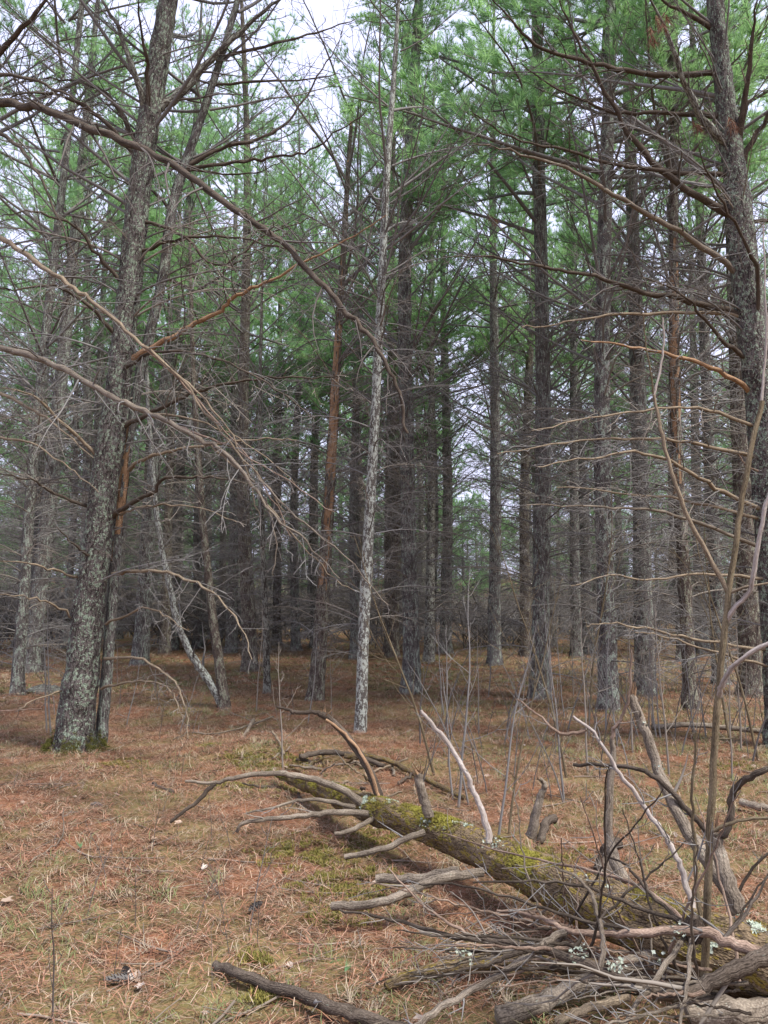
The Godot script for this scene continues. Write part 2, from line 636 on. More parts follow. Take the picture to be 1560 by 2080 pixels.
# dead and live whorls of one tree; axis is in the tree's own space
func dress(t: Node3D, axis: PackedVector3Array, s: int, o: Dictionary) -> void:
	var r := rnd(s)
	var height: float = axis[axis.size() - 1].y
	if o.get("in_sets", false):
		var grown := r.randf_range(0.85, 1.1)
		part("dead_branches", dead_sets[s % dead_sets.size()], t, Transform3D(Basis(Vector3.UP, r.randf() * TAU).scaled(Vector3.ONE * grown), Vector3.ZERO)).set_meta("kind", "stuff")
		var from: float = o.live_from
		var tall := (height - from) / 10.0
		part("crown", crown_sets[4 + s % 2 if o.get("lush", false) else s % 4], t, Transform3D(Basis(Vector3.UP, r.randf() * TAU).scaled(Vector3(clampf(tall, 0.8, 1.15), tall, clampf(tall, 0.8, 1.15))), axis_at(axis, from)))
		return
	var singly: bool = o.get("singly", false)
	var dead := []
	var h: float = o.get("dead_from", 0.7)
	var live_from: float = o.get("live_from", 7.5)
	var spread: float = o.get("spread", 1.0)
	var bare: Array = o.get("keep_clear", [])
	while h < minf(live_from + 1.0, height):
		var share := clampf(h / live_from, 0, 1)
		for k in r.randi_range(2, 4) if h < 2.0 else (r.randi_range(3, 5) if share < 0.8 else r.randi_range(0, 2)):
			var az := r.randf() * TAU
			var rise := lerpf(0.0, 0.45, share) + r.randf_range(-0.2, 0.25)
			var size := lerpf(0.55, 1.05, share) * r.randf_range(0.55, 1.25) * spread
			if not bare.is_empty() and absf(angle_difference(az, bare[0])) < bare[1]:
				size *= 0.45
			dead.append([out_from(axis, h + r.randf_range(-0.06, 0.06), az, rise, size, r), share])
		h += r.randf_range(0.28, 0.5) * o.get("gap", 1.0)
	if singly:
		for d in dead:
			var high: bool = d[1] > 0.62
			var pool := dark_meshes if high else dead_meshes
			part("dead_branch", pool[r.randi() % pool.size()], t, d[0])
	else:
		var low := []
		var top := []
		for d in dead:
			(top if d[1] > 0.62 else low).append(d[0])
		if low.size() > 0:
			scatter("dead_branches", dead_meshes[s % dead_meshes.size()], low, [], t)
		if top.size() > 0:
			scatter("dead_branches", dark_meshes[s % dark_meshes.size()], top, [], t)
	if o.get("no_crown", false):
		return
	var tall := maxf(height - live_from, 2.0) / 10.0
	var wide: float = clampf(tall, 0.6, 1.1) * o.get("crown", 1.0)
	part("crown", crown_sets[s % 4], t, Transform3D(Basis(Vector3.UP, r.randf() * TAU).scaled(Vector3(wide, tall, wide)), axis_at(axis, live_from)))


# straight-ish trunk from a foot point through a second point seen higher up
func pine(label: String, foot_px: Vector2, width_px: float, through: Vector2, mat: Material, s: int, o := {}) -> Node3D:
	var base := foot(foot_px.x, foot_px.y)
	var d := depth_of(base)
	var second := at(through.x, through.y, d)
	var lean := (second - base) / maxf(second.y - base.y, 0.5)
	lean = Vector3(clampf(lean.x, -0.16, 0.16), 1.0, clampf(lean.z, -0.1, 0.1))
	var height: float = o.get("height", 17.0)
	var rr := width_px / FOCAL * d * 0.5
	return build_pine(label, o.get("group", ""), base, lean, height, rr, mat, s, o)


func build_pine(label: String, group: String, base: Vector3, lean: Vector3, height: float, rr: float, mat: Material, s: int, o: Dictionary) -> Node3D:
	var r := rnd(s + 5000)
	var t := thing(o.get("called", "pine_tree"), label, "tree", base - Vector3(0, 0.06, 0), group)
	var axis := PackedVector3Array()
	var rad := PackedFloat32Array()
	var rings: int = o.get("rings", 40)
	var sway := Vector3(r.randf_range(-1, 1), 0, r.randf_range(-1, 1)) * 0.10
	for i in rings:
		var k := float(i) / (rings - 1)
		var h := height * pow(k, 1.35)
		axis.append(lean * h + sway * sin(h * 0.42) * minf(h * 0.3, 1.0))
		rad.append(maxf(rr * pow(1.0 - h / (height + 0.4), 0.8) * 1.1, 0.012))
	var peel: Vector3 = o.get("peeled", Vector3.ZERO)
	if peel.y > 0.0:
		var core := PackedFloat32Array()
		for q in rad:
			core.append(q * 0.9)
		part("trunk", trunk_mesh(axis, core, o.get("sides", 14), M.wood, s, o.get("flare", 0.45), 0.003, 0.3), t)
		part("bark", trunk_mesh(axis, rad, o.get("sides", 14), mat, s, o.get("flare", 0.65), o.get("rough", 0.008), 0.55, peel), t)
	else:
		part("trunk", trunk_mesh(axis, rad, o.get("sides", 14), mat, s, o.get("flare", 0.65), o.get("rough", 0.008)), t)
	dress(t, axis, s, o)
	return t


# trunk that follows points seen in the photograph: [px, py, half width in px]
func seen_trunk(called: String, label: String, rows: Array, mat: Material, s: int, o: Dictionary) -> Array:
	var base := foot(rows[0][0], rows[0][1])
	var d := depth_of(base)
	var pts := PackedVector3Array()
	var rads := PackedFloat32Array()
	for k in rows.size():
		var row: Array = rows[k]
		var dd: float = d + (row[3] if row.size() > 3 else 0.0)
		var p := at(row[0], row[1], dd) if k > 0 else base
		pts.append(p - base)
		rads.append(row[2] / FOCAL * dd)
	var per: int = o.get("per", 6)
	var axis := curve(pts, per)
	var rad := PackedFloat32Array()
	for i in axis.size():
		var f := float(i) / per
		var j := mini(int(f), rads.size() - 2)
		rad.append(lerpf(rads[j], rads[j + 1], f - j))
	axis.insert(0, axis[0] - Vector3(0, 0.1, 0))
	rad.insert(0, rad[0])
	var t := thing(called, label, "tree", base)
	var peel: Vector3 = o.get("peeled", Vector3.ZERO)
	if peel.y > 0.0:
		var core := PackedFloat32Array()
		for q in rad:
			core.append(q * 0.9)
		part("trunk", trunk_mesh(axis, core, o.get("sides", 20), M.wood, s, o.get("flare", 0.4), 0.003, 0.3), t)
		part("bark", trunk_mesh(axis, rad, o.get("sides", 20), mat, s, o.get("flare", 0.4), o.get("rough", 0.01), o.get("tile", 0.55), peel), t)
	else:
		part("trunk", trunk_mesh(axis, rad, o.get("sides", 20), mat, s, o.get("flare", 0.4), o.get("rough", 0.01), o.get("tile", 0.55)), t)
	return [t, axis, base, d]


# one limb through points seen in the photograph; rows are [px, py, depth]; offsets are removed for the parent
func limb(t: Node3D, called: String, rows: Array, r0: float, r1: float, mat: Material, s: int, o := {}) -> MeshInstance3D:
	var r := rnd(s)
	var pts := PackedVector3Array()
	for q in rows:
		var p: Vector3 = q if q is Vector3 else at(q[0], q[1], q[2])
		pts.append(p - t.position)
	var axis := curve(pts, o.get("per", 5))
	var jit: float = o.get("jit", 0.015)
	for i in range(1, axis.size() - 1):
		axis[i] += ball(r) * jit
	var b := Builder.new()
	var rad := taper(axis.size(), r0, r1, o.get("power", 0.9))
	b.tube(axis, rad, o.get("sides", 7), 1.0, o.get("v_rep", 1.6), o.get("knots", 0.18), r)
	var m := made(b, mat)
	if o.get("twigs", true):
		var tb := Builder.new()
		var oo := {"dens": o.get("dens", [7.0, 7.0, 5.0]), "t0": o.get("t0", 0.15), "roll": o.get("roll", 1.3), "ratio": o.get("ratio", [0.3, 0.45, 0.5]), "bend": o.get("bend", Vector3(0, -0.2, 0)), "jit": 0.2, "thin": o.get("thin", 0.0033), "shortest": 0.06}
		spray(tb, axis, r0 * 0.7, r1, 0, r, oo, [])
		tb.into(m, o.get("twig_mat", M.twig))
	return part(called, m, t)


# ---------------------------------------------------------------- ground
func build_ground() -> void:
	var b := Builder.new()
	var rings := 170
	var spokes := 300
	var uv2 := PackedVector2Array()
	for i in rings:
		var q := 0.4 * pow(400.0 / 0.4, float(i) / (rings - 1))
		for k in spokes + 1:
			var a := TAU * (k % spokes) / spokes
			var x := cos(a) * q
			var z := sin(a) * q
			var fine := shape_noise.get_noise_2d(x * 6.0, z * 6.0) * 0.012 if q < 14.0 else 0.0
			b.v.append(Vector3(x, land(x, z) + fine, z))
			b.n.append(Vector3.UP)
			b.uv.append(Vector2(x, z) / 1.5)
			uv2.append(Vector2(x, z) / 9.0)
	var w := spokes + 1
	for i in rings - 1:
		for k in spokes:
			var a := i * w + k
			b.idx.append_array([a, a + w, a + 1, a + 1, a + w, a + w + 1])
	var c := b.v.size()
	b.v.append(Vector3(0, land(0, 0), 0))
	b.n.append(Vector3.UP)
	b.uv.append(Vector2.ZERO)
	uv2.append(Vector2.ZERO)
	for k in spokes:
		b.idx.append_array([c, k, k + 1])
	b.smooth_normals()
	for i in b.n.size():
		if b.n[i].y < 0.0:
			b.n[i] = -b.n[i]
	var arr := []
	arr.resize(Mesh.ARRAY_MAX)
	arr[Mesh.ARRAY_VERTEX] = b.v
	arr[Mesh.ARRAY_NORMAL] = b.n
	arr[Mesh.ARRAY_TEX_UV] = b.uv
	arr[Mesh.ARRAY_TEX_UV2] = uv2
	arr[Mesh.ARRAY_INDEX] = b.idx
	var m := ArrayMesh.new()
	m.add_surface_from_arrays(Mesh.PRIMITIVE_TRIANGLES, arr)
	m.surface_set_material(0, M.ground)
	tag(part("ground", m, self), "forest floor of rust brown pine needles and sparse dry grass", "ground", "", "structure")


func spot(r: RandomNumberGenerator, near: float, far: float) -> Vector3:
	var q := near * pow(far / near, pow(r.randf(), 0.8))
	var a := r.randf_range(-0.62, 0.62)
	var x := sin(a) * q
	var z := -cos(a) * q
	return Vector3(x, land(x, z), z)


func build_floor_cover() -> void:
	var r := rnd(77)
	var mix := FastNoiseLite.new()
	mix.seed = 12
	mix.frequency = 0.55
	mix.fractal_octaves = 3
	# square patches of floor cover, laid edge to edge: kind 0 is mostly needles, 3 mostly grass
	var near_side := 0.6
	var far_side := 1.3
	for ring in 2:
		var side := near_side if ring == 0 else far_side
		var reach := 13.0 if ring == 0 else 27.0
		var places := [[], [], [], [], [], []]
		var n := int(reach / side) + 2
		for i in range(-n, n + 1):
			for j in range(1, n + 1):
				var x := i * side
				var z := -j * side
				var q := Vector2(x, z).length()
				if absf(x) > -z * 0.62 + 0.9 or q > reach or q < 1.9 or (ring == 1 and q < 12.4):
					continue
				var g := mix.get_noise_2d(x * 0.5, z * 0.5) + r.randf_range(-0.16, 0.16) + clampf((x + 0.2) * 0.09, -0.13, 0.16)
				var kind := 0 if g < -0.14 else (1 if g < 0.02 else (2 if g < 0.17 else 3))
				if kind < 2 and r.randf() < 0.5:
					kind += 4
				var e := side * 0.5
				var ux := Vector3(side, land(x + e, z) - land(x - e, z), 0).normalized()
				var uz := Vector3(0, land(x, z + e) - land(x, z - e), side).normalized()
				var up := uz.cross(ux).normalized()
				var turn := Basis(Vector3.UP, (r.randi() % 4) * PI / 2 + r.randf_range(-0.15, 0.15))
				places[kind].append(Transform3D(Basis(ux, up, uz) * turn, Vector3(x, land(x, z) + 0.002, z)))
		for kind in 6:
			var k := kind if kind < 4 else kind - 4
			var grassy: float = [0.10, 0.35, 0.7, 1.0][k]
			var area := side * side
			var b := Builder.new()
			for i in int((2700.0 if ring == 0 else 560.0) * area * lerpf(1.0, 0.55, grassy)):
				var p := Vector3(r.randf_range(-0.55, 0.55) * side, r.randf_range(0.002, 0.03), r.randf_range(-0.55, 0.55) * side)
				var a := r.randf() * TAU
				var d := Vector3(cos(a), r.randf_range(-0.14, 0.34), sin(a)).normalized()
				var l := r.randf_range(0.06, 0.12) * (1.0 if ring == 0 else 1.6)
				var c := [Color(0.34, 0.178, 0.105), Color(0.40, 0.24, 0.155), Color(0.23, 0.12, 0.074), Color(0.44, 0.33, 0.225), Color(0.32, 0.15, 0.088)][r.randi() % 5] as Color
				var f := r.randf_range(0.35, 1.2)
				b.ink = Color(c.r * f * 0.95, c.g * f * 0.93, c.b * f * 0.95)
				b.bent_blade(p, p + d * l * 0.5 + Vector3(0, 0.005, 0), p + d * l - Vector3(0, 0.004, 0), d.cross(Vector3.UP).normalized() * r.randf_range(0.0011, 0.002) * (1.0 if ring == 0 else 1.8))
			var o := scatter("needle_litter", made(b, M.tinted), places[kind], [], self)
			tag(o, "rust brown fallen pine needles strewn over the forest floor", "needles", "fallen needles", "stuff")
			b = Builder.new()
			for i in int((78.0 if ring == 0 else 24.0) * area * lerpf(0.25, 1.0, grassy)):
				var root := Vector3(r.randf_range(-0.5, 0.5) * side, 0, r.randf_range(-0.5, 0.5) * side)
				var green := r.randf() < 0.28 + 0.5 * grassy
				var lie := r.randf() * TAU
				var size := r.randf_range(0.4, 0.9) * (1.0 if ring == 0 else 1.3)
				for m in r.randi_range(8, 22):
					var p := root + Vector3(r.randfn(0, 0.03), 0, r.randfn(0, 0.03))
					var a := lie + r.randfn(0, 1.1)
					var open := r.randf_range(0.45, 1.35)
					var l := r.randf_range(0.07, 0.17) * size
					var d := Vector3(cos(a) * sin(open), cos(open), sin(a) * sin(open))
					var d2 := Vector3(cos(a + 0.4) * sin(open + 0.5), cos(open + 0.5) * 0.7, sin(a + 0.4) * sin(open + 0.5))
					var c: Color
					if green and r.randf() < 0.75:
						c = Color(0.12, 0.15, 0.055).lerp(Color(0.20, 0.21, 0.09), r.randf())
					elif r.randf() < 0.7:
						c = Color(0.27, 0.21, 0.135).lerp(Color(0.44, 0.36, 0.25), r.randf())
					else:
						c = Color(0.20, 0.15, 0.11)
					b.ink = c
					var mid := p + d * l * 0.5
					b.bent_blade(p, mid, mid + d2 * l * 0.55, Vector3(-sin(a), 0, cos(a)) * r.randf_range(0.0012, 0.0023) * (1.0 if ring == 0 else 1.7))
			o = scatter("grass", made(b, M.tinted), places[kind], [], self)
			tag(o, "short tufts of dry straw and green grass on the forest floor", "grass", "forest floor grass", "stuff")
	# loose broken twigs
	var tb := Builder.new()
	var pp := twig_path(Vector3(-0.15, 0.012, 0), Vector3(1, 0.05, 0), 0.34, 5, Vector3(0, -0.05, 0.3), 0.1, r)
	tb.tube(pp, taper(pp.size(), 0.0045, 0.002), 4)
	var q := twig_path(pp[2], Vector3(0.6, 0.15, 0.7).normalized(), 0.12, 3, Vector3.ZERO, 0.1, r)
	tb.tube(q, taper(q.size(), 0.0028, 0.0015), 3)
	var txf := []
	var tt := []
	for i in 420:
		var p := spot(r, 2.4, 20.0)
		txf.append(Transform3D(Basis(Vector3.UP, r.randf() * TAU).scaled(Vector3.ONE * r.randf_range(0.4, 1.5)), p))
		var k := r.randf_range(0.5, 1.3)
		tt.append(Color(0.26 * k, 0.21 * k, 0.16 * k))
	var tw := scatter("twig_litter", made(tb, M.tinted), txf, tt, self)
	tag(tw, "small broken twigs strewn over the needle-covered ground", "twigs", "", "stuff")
	# curled fallen leaves
	var lb := Builder.new()
	for side in [-1.0, 1.0]:
		lb.bent_blade(Vector3(-0.03, 0.006, 0), Vector3(0.0, 0.014, side * 0.012), Vector3(0.035, 0.02, side * 0.004), Vector3(0, 0.006, 0.012 * side))
		lb.bent_blade(Vector3(-0.02, 0.004, side * 0.006), Vector3(0.005, 0.02, side * 0.026), Vector3(0.02, 0.028, side * 0.03), Vector3(0.008, 0.0, 0.003))
	var lx := []
	var lt := []
	for i in 170:
		var p := spot(r, 2.4, 15.0)
		lx.append(Transform3D(Basis.from_euler(Vector3(r.randf_range(-0.4, 0.4), r.randf() * TAU, r.randf_range(-0.4, 0.4))).scaled(Vector3.ONE * r.randf_range(0.5, 0.95)), p + Vector3(0, 0.012, 0)))
		lt.append(Color(0.42, 0.30, 0.21).lerp(Color(0.5, 0.43, 0.36), r.randf()) * r.randf_range(0.5, 1.0))
	var lv := scatter("fallen_leaves", made(lb, M.tinted), lx, lt, self)
	tag(lv, "curled pale brown fallen leaves scattered among the needles", "leaves", "", "stuff")


# ---------------------------------------------------------------- the nearest trees
func lines(raw: Array, d0: float, d1: float) -> Array:
	var o := []
	for i in raw.size():
		o.append([raw[i][0], raw[i][1], lerpf(d0, d1, float(i) / (raw.size() - 1))])
	return o


func moss_tuft_mesh() -> ArrayMesh:
	var r := rnd(61)
	var b := Builder.new()
	for k in 16:
		var a := r.randf() * TAU
		var open := r.randf_range(0.1, 1.2)
		var d := Vector3(cos(a) * sin(open), cos(open), sin(a) * sin(open))
		var p := Vector3(r.randfn(0, 0.007), 0, r.randfn(0, 0.007))
		b.bent_blade(p, p + d * 0.009, p + d * 0.016 + Vector3(cos(a), 0, sin(a)) * 0.003, Vector3(-sin(a), 0, cos(a)) * 0.0016)
	return made(b, M.tinted)


func lichen_flake_mesh() -> ArrayMesh:
	var r := rnd(62)
	var b := Builder.new()
	for k in 9:
		var a := TAU * k / 9.0 + r.randf_range(-0.3, 0.3)
		var d := Vector3(cos(a), r.randf_range(0.1, 0.7), sin(a)).normalized()
		var l := r.randf_range(0.010, 0.02)
		b.bent_blade(Vector3.ZERO, d * l * 0.6, d * l + Vector3(0, r.randf_range(-0.004, 0.006), 0), Vector3(-sin(a), 0, cos(a)) * 0.0045)
	return made(b, M.tinted)


func standing_on(p: Vector3, up: Vector3, size: float, r: RandomNumberGenerator) -> Transform3D:
	var x := up.cross(Vector3(0.3, 0.1, 0.9)).normalized()
	return Transform3D(Basis(x, up, x.cross(up)).rotated(up, r.randf() * TAU).scaled(Vector3.ONE * size), p)


func hero_left() -> void:
	var res := seen_trunk("pine_tree", "large lichen-speckled grey pine with a mossy foot at the left", [[152, 1525, 37.8], [158, 1440, 35.3], [168, 1350, 32.7], [180, 1230, 30.1], [198, 1100, 28.4], [216, 960, 26.7], [234, 840, 25.4], [250, 700, 24.1], [264, 580, 22.4], [276, 450, 22.4], [290, 330, 22.4], [306, 220, 21.5], [325, 110, 19.8], [342, 0, 18.9], [360, -140, 15.5], [375, -320, 11.2], [392, -600, 5.2]], M.grey, 11, {"sides": 44, "per": 12, "flare": 0.28, "rough": 0.02, "tile": 0.6})
	var t: Node3D = res[0]
	var axis: PackedVector3Array = res[1]
	var d: float = res[3]
	var set_ := [
		[[[228, 1166], [280, 1160], [340, 1164], [400, 1185], [450, 1222], [490, 1280], [512, 1340]], d, d - 1.5, 0.021, M.wood_tan],
		[[[222, 1050], [262, 1026], [310, 1000], [336, 972], [400, 969], [470, 973], [520, 985]], d, d - 0.8, 0.028, M.stick_dark],
		[[[240, 1046], [290, 1030], [350, 1026], [420, 1036], [480, 1060]], d, d - 1.2, 0.012, M.wood_tan],
		[[[262, 955], [290, 933], [350, 915], [430, 903], [540, 889], [603, 894]], d, d - 0.6, 0.022, M.wood_tan],
		[[[255, 735], [320, 700], [385, 664], [450, 632], [480, 600], [540, 574], [620, 532], [700, 490], [785, 437]], d, d - 0.8, 0.032, M.wood],
		[[[250, 868], [300, 840], [360, 812], [430, 785], [520, 768], [640, 768], [700, 760]], d, d - 0.6, 0.026, M.stick_dark],
		[[[242, 760], [300, 720], [380, 715], [470, 738], [560, 790], [640, 850]], d, d - 1.6, 0.018, M.stick_dark],
		[[[305, 235], [360, 192], [430, 122], [490, 62], [565, 0], [640, -70]], d, d + 0.3, 0.06, M.smooth],
		[[[300, 245], [285, 190], [252, 85], [207, 0], [180, -60]], d, d - 0.4, 0.045, M.smooth],
		[[[296, 260], [300, 150], [285, 60], [278, -10]], d, d - 0.7, 0.03, M.stick_dark],
		[[[296, 320], [240, 220], [200, 180], [120, 160], [40, 170]], d, d + 0.4, 0.03, M.stick_dark],
		[[[290, 330], [180, 220], [90, 190], [0, 200]], d, d - 0.5, 0.026, M.stick_dark],
		[[[262, 590], [200, 520], [150, 460], [70, 430], [0, 440]], d, d - 0.7, 0.026, M.stick_dark],
		[[[250, 700], [180, 620], [110, 580], [30, 590], [-30, 580]], d, d - 0.9, 0.024, M.stick_dark],
		[[[200, 930], [120, 850], [60, 800], [0, 790]], d, d - 0.6, 0.022, M.wood_tan],
		[[[186, 1170], [182, 1130], [150, 1105], [115, 1070]], d, d - 0.4, 0.024, M.stick_dark],
		[[[170, 1175], [110, 1158], [50, 1145], [-20, 1140]], d, d - 0.8, 0.016, M.wood_tan],
		[[[190, 1036], [110, 1000], [60, 975], [-20, 962]], d, d - 0.7, 0.018, M.stick_dark],
		[[[158, 1262], [110, 1228], [60, 1214], [-20, 1205]], d, d - 0.7, 0.014, M.wood_tan],
		[[[212, 1338], [280, 1338], [330, 1365], [365, 1400], [380, 1450], [382, 1500]], d, d - 1.2, 0.017, M.wood_tan],
		[[[205, 1400], [260, 1386], [320, 1388], [352, 1410], [372, 1460]], d, d - 1.0, 0.015, M.wood_tan],
		[[[215, 1268], [290, 1236], [330, 1248], [380, 1280]], d, d - 0.9, 0.014, M.wood_tan],
		[[[145, 1400], [90, 1415], [40, 1440]], d, d - 0.6, 0.012, M.wood_tan],
		[[[280, 450], [360, 470], [440, 540], [540, 480], [640, 440]], d, d - 0.5, 0.02, M.stick_dark],
		[[[272, 520], [340, 490], [440, 478], [560, 500], [640, 520]], d, d - 0.4, 0.02, M.stick_dark],
	]
	for i in set_.size():
		var q: Array = set_[i]
		limb(t, "limb", lines(q[0], q[1], q[2]), q[3], 0.004, q[4], 700 + i, {"twig_mat": [M.twig, M.twig_brown, M.twig_tan][i % 3] if i < 7 or i > 13 else M.twig_brown})
	dress(t, axis, 12, {"singly": true, "dead_from": 1.6, "live_from": 8.6, "gap": 0.8, "spread": 0.9, "keep_clear": [PI / 2, 1.0]})
	# moss round the foot
	var r := rnd(13)
	var xfs := []
	var tints := []
	for i in 1300:
		var a := r.randf() * TAU
		var h := absf(r.randfn(0, 0.07))
		if shape_noise.get_noise_2d(cos(a) * 1.5 + 3.0, sin(a) * 1.5) < -0.12:
			continue
		var rr := 0.215 + 0.11 * exp(-h / 0.12) + r.randfn(0, 0.012)
		if r.randf() < 0.2:
			rr += absf(r.randfn(0, 0.05))
			h = 0.0
		var p := Vector3(cos(a) * rr, h, sin(a) * rr)
		p.y += land(t.position.x + p.x, t.position.z + p.z) - t.position.y
		xfs.append(standing_on(p, Vector3(cos(a), 0.9, sin(a)).normalized(), r.randf_range(0.6, 1.4), r))
		tints.append(Color(0.07, 0.075, 0.018).lerp(Color(0.14, 0.13, 0.03), r.randf()))
	scatter("moss", moss_tuft_mesh(), xfs, tints, t)
	# second, thinner stem close behind it
	var res2 := seen_trunk("pine_tree", "thin grey pine stem rising just behind the large lichen-speckled pine", [[204, 1518, 11.7], [214, 1400, 11.3], [226, 1250, 10.9], [238, 1100, 10.9], [258, 920, 10.5], [285, 760, 10.1], [314, 640, 10.1], [334, 540, 10.1], [350, 420, 10.1], [376, 335, 9.4], [410, 235, 8.6], [448, 120, 7.0], [480, 10, 6.2], [520, -120, 4.7], [560, -300, 2.3]], M.dark, 21, {"sides": 24, "per": 12, "peeled": Vector3(2.0, 3.4, 0.5)})
	var t2: Node3D = res2[0]
	var e: float = res2[3]
	var more := [
		[[[376, 338], [450, 300], [540, 278], [598, 232], [655, 140], [690, 82]], e, e + 0.3, 0.026],
		[[[374, 345], [480, 330], [560, 318], [630, 305], [690, 262], [760, 220]], e, e - 0.3, 0.022],
		[[[372, 345], [440, 352], [520, 350], [570, 330]], e, e - 0.2, 0.014],
		[[[448, 120], [560, 88], [660, 60], [720, 40]], e, e + 0.5, 0.02],
		[[[430, 172], [540, 166], [640, 158], [690, 150]], e, e + 0.4, 0.016],
		[[[345, 430], [300, 380], [250, 370], [180, 340]], e, e + 0.4, 0.018],
		[[[330, 560], [400, 590], [470, 540], [520, 510], [590, 470]], e, e + 0.2, 0.02],
	]
	for i in more.size():
		limb(t2, "limb", lines(more[i][0], more[i][1], more[i][2]), more[i][3], 0.004, M.stick_dark, 760 + i, {"twig_mat": M.twig_brown})
	dress(t2, res2[1], 22, {"singly": true, "dead_from": 2.2, "live_from": 8.8, "gap": 1.5, "spread": 0.8, "keep_clear": [PI / 2, 1.0]})


func hero_far_left() -> void:
	var base := Vector3(-4.55, 0, -7.6)
	base.y = land(base.x, base.z)
	var t := build_pine("grey pine cut off by the left edge whose long limbs arch across", "", base, Vector3(0.02, 1, 0.0), 16.0, 0.17, M.smooth, 31, {"singly": true, "sides": 22, "dead_from": 2.0, "live_from": 8.8, "gap": 1.3, "rings": 60})
	var set_ := [
		[[[-40, 205, 7.5], [20, 212, 7.3], [85, 220, 7.0], [180, 258, 6.6], [300, 305, 6.2], [400, 368, 5.8], [500, 440, 5.5], [590, 510, 5.2], [660, 585, 5.0], [720, 650, 4.85], [775, 725, 4.75], [808, 800, 4.7], [828, 880, 4.7]], 0.040, 0.008, M.stick_dark],
		[[[-40, 470, 7.4], [20, 495, 7.1], [85, 540, 6.7], [150, 585, 6.4], [210, 630, 6.1], [290, 700, 5.8], [370, 770, 5.6], [450, 880, 5.4], [520, 960, 5.2], [580, 1040, 5.1]], 0.026, 0.003, M.wood_tan],
		[[[-40, 705, 7.4], [30, 712, 7.1], [130, 750, 6.6], [210, 795, 6.2], [290, 835, 5.9], [360, 868, 5.6], [430, 905, 5.4], [490, 955, 5.2], [540, 1030, 5.05], [620, 1100, 4.95], [690, 1175, 4.9]], 0.034, 0.003, M.stick],
		[[[-40, 790, 7.4], [40, 815, 7.0], [110, 860, 6.7], [190, 930, 6.4]], 0.02, 0.004, M.wood_tan],
		[[[-30, 250, 7.4], [40, 300, 7.0], [85, 370, 6.7], [120, 450, 6.5], [160, 540, 6.3]], 0.02, 0.004, M.stick_dark],
		[[[-30, 150, 7.4], [60, 160, 7.0], [140, 195, 6.6], [210, 235, 6.4]], 0.02, 0.004, M.stick_dark],
		[[[-10, 120, 7.5], [60, 40, 7.3], [110, -20, 7.2]], 0.03, 0.01, M.stick_dark],
		[[[-40, 880, 7.4], [60, 900, 7.0], [140, 950, 6.8], [200, 1000, 6.6]], 0.014, 0.003, M.wood_tan],
	]
	for q in [[[[430, 905, 5.4], [500, 975, 5.2], [590, 1080, 5.05], [650, 1150, 4.95], [720, 1200, 4.9]]], [[[470, 935, 5.3], [530, 1000, 5.15], [560, 1090, 5.0], [555, 1170, 4.95]]], [[[360, 868, 5.6], [450, 900, 5.4], [560, 960, 5.2], [680, 1040, 5.0]]], [[[300, 840, 5.9], [420, 860, 5.6], [520, 915, 5.4], [600, 985, 5.2]]], [[[520, 960, 5.2], [600, 1050, 5.0], [700, 1130, 4.9], [790, 1230, 4.85]]], [[[290, 700, 5.8], [380, 790, 5.6], [480, 900, 5.4], [540, 990, 5.3], [590, 1090, 5.2]]], [[[370, 770, 5.6], [450, 850, 5.4], [500, 950, 5.3], [530, 1060, 5.2]]]]:
		set_.append([q[0], 0.009, 0.0026, [M.stick, M.stick_pink, M.wood_tan][set_.size() % 3]])
	for i in set_.size():
		var q: Array = set_[i]
		limb(t, "limb", q[0], q[1], q[2], q[3], 800 + i, {"dens": [5.0, 7.0, 6.0], "ratio": [0.2, 0.5, 0.5], "twig_mat": [M.twig_brown, M.twig, M.twig_grey][i % 3], "sides": 9, "thin": 0.0027})


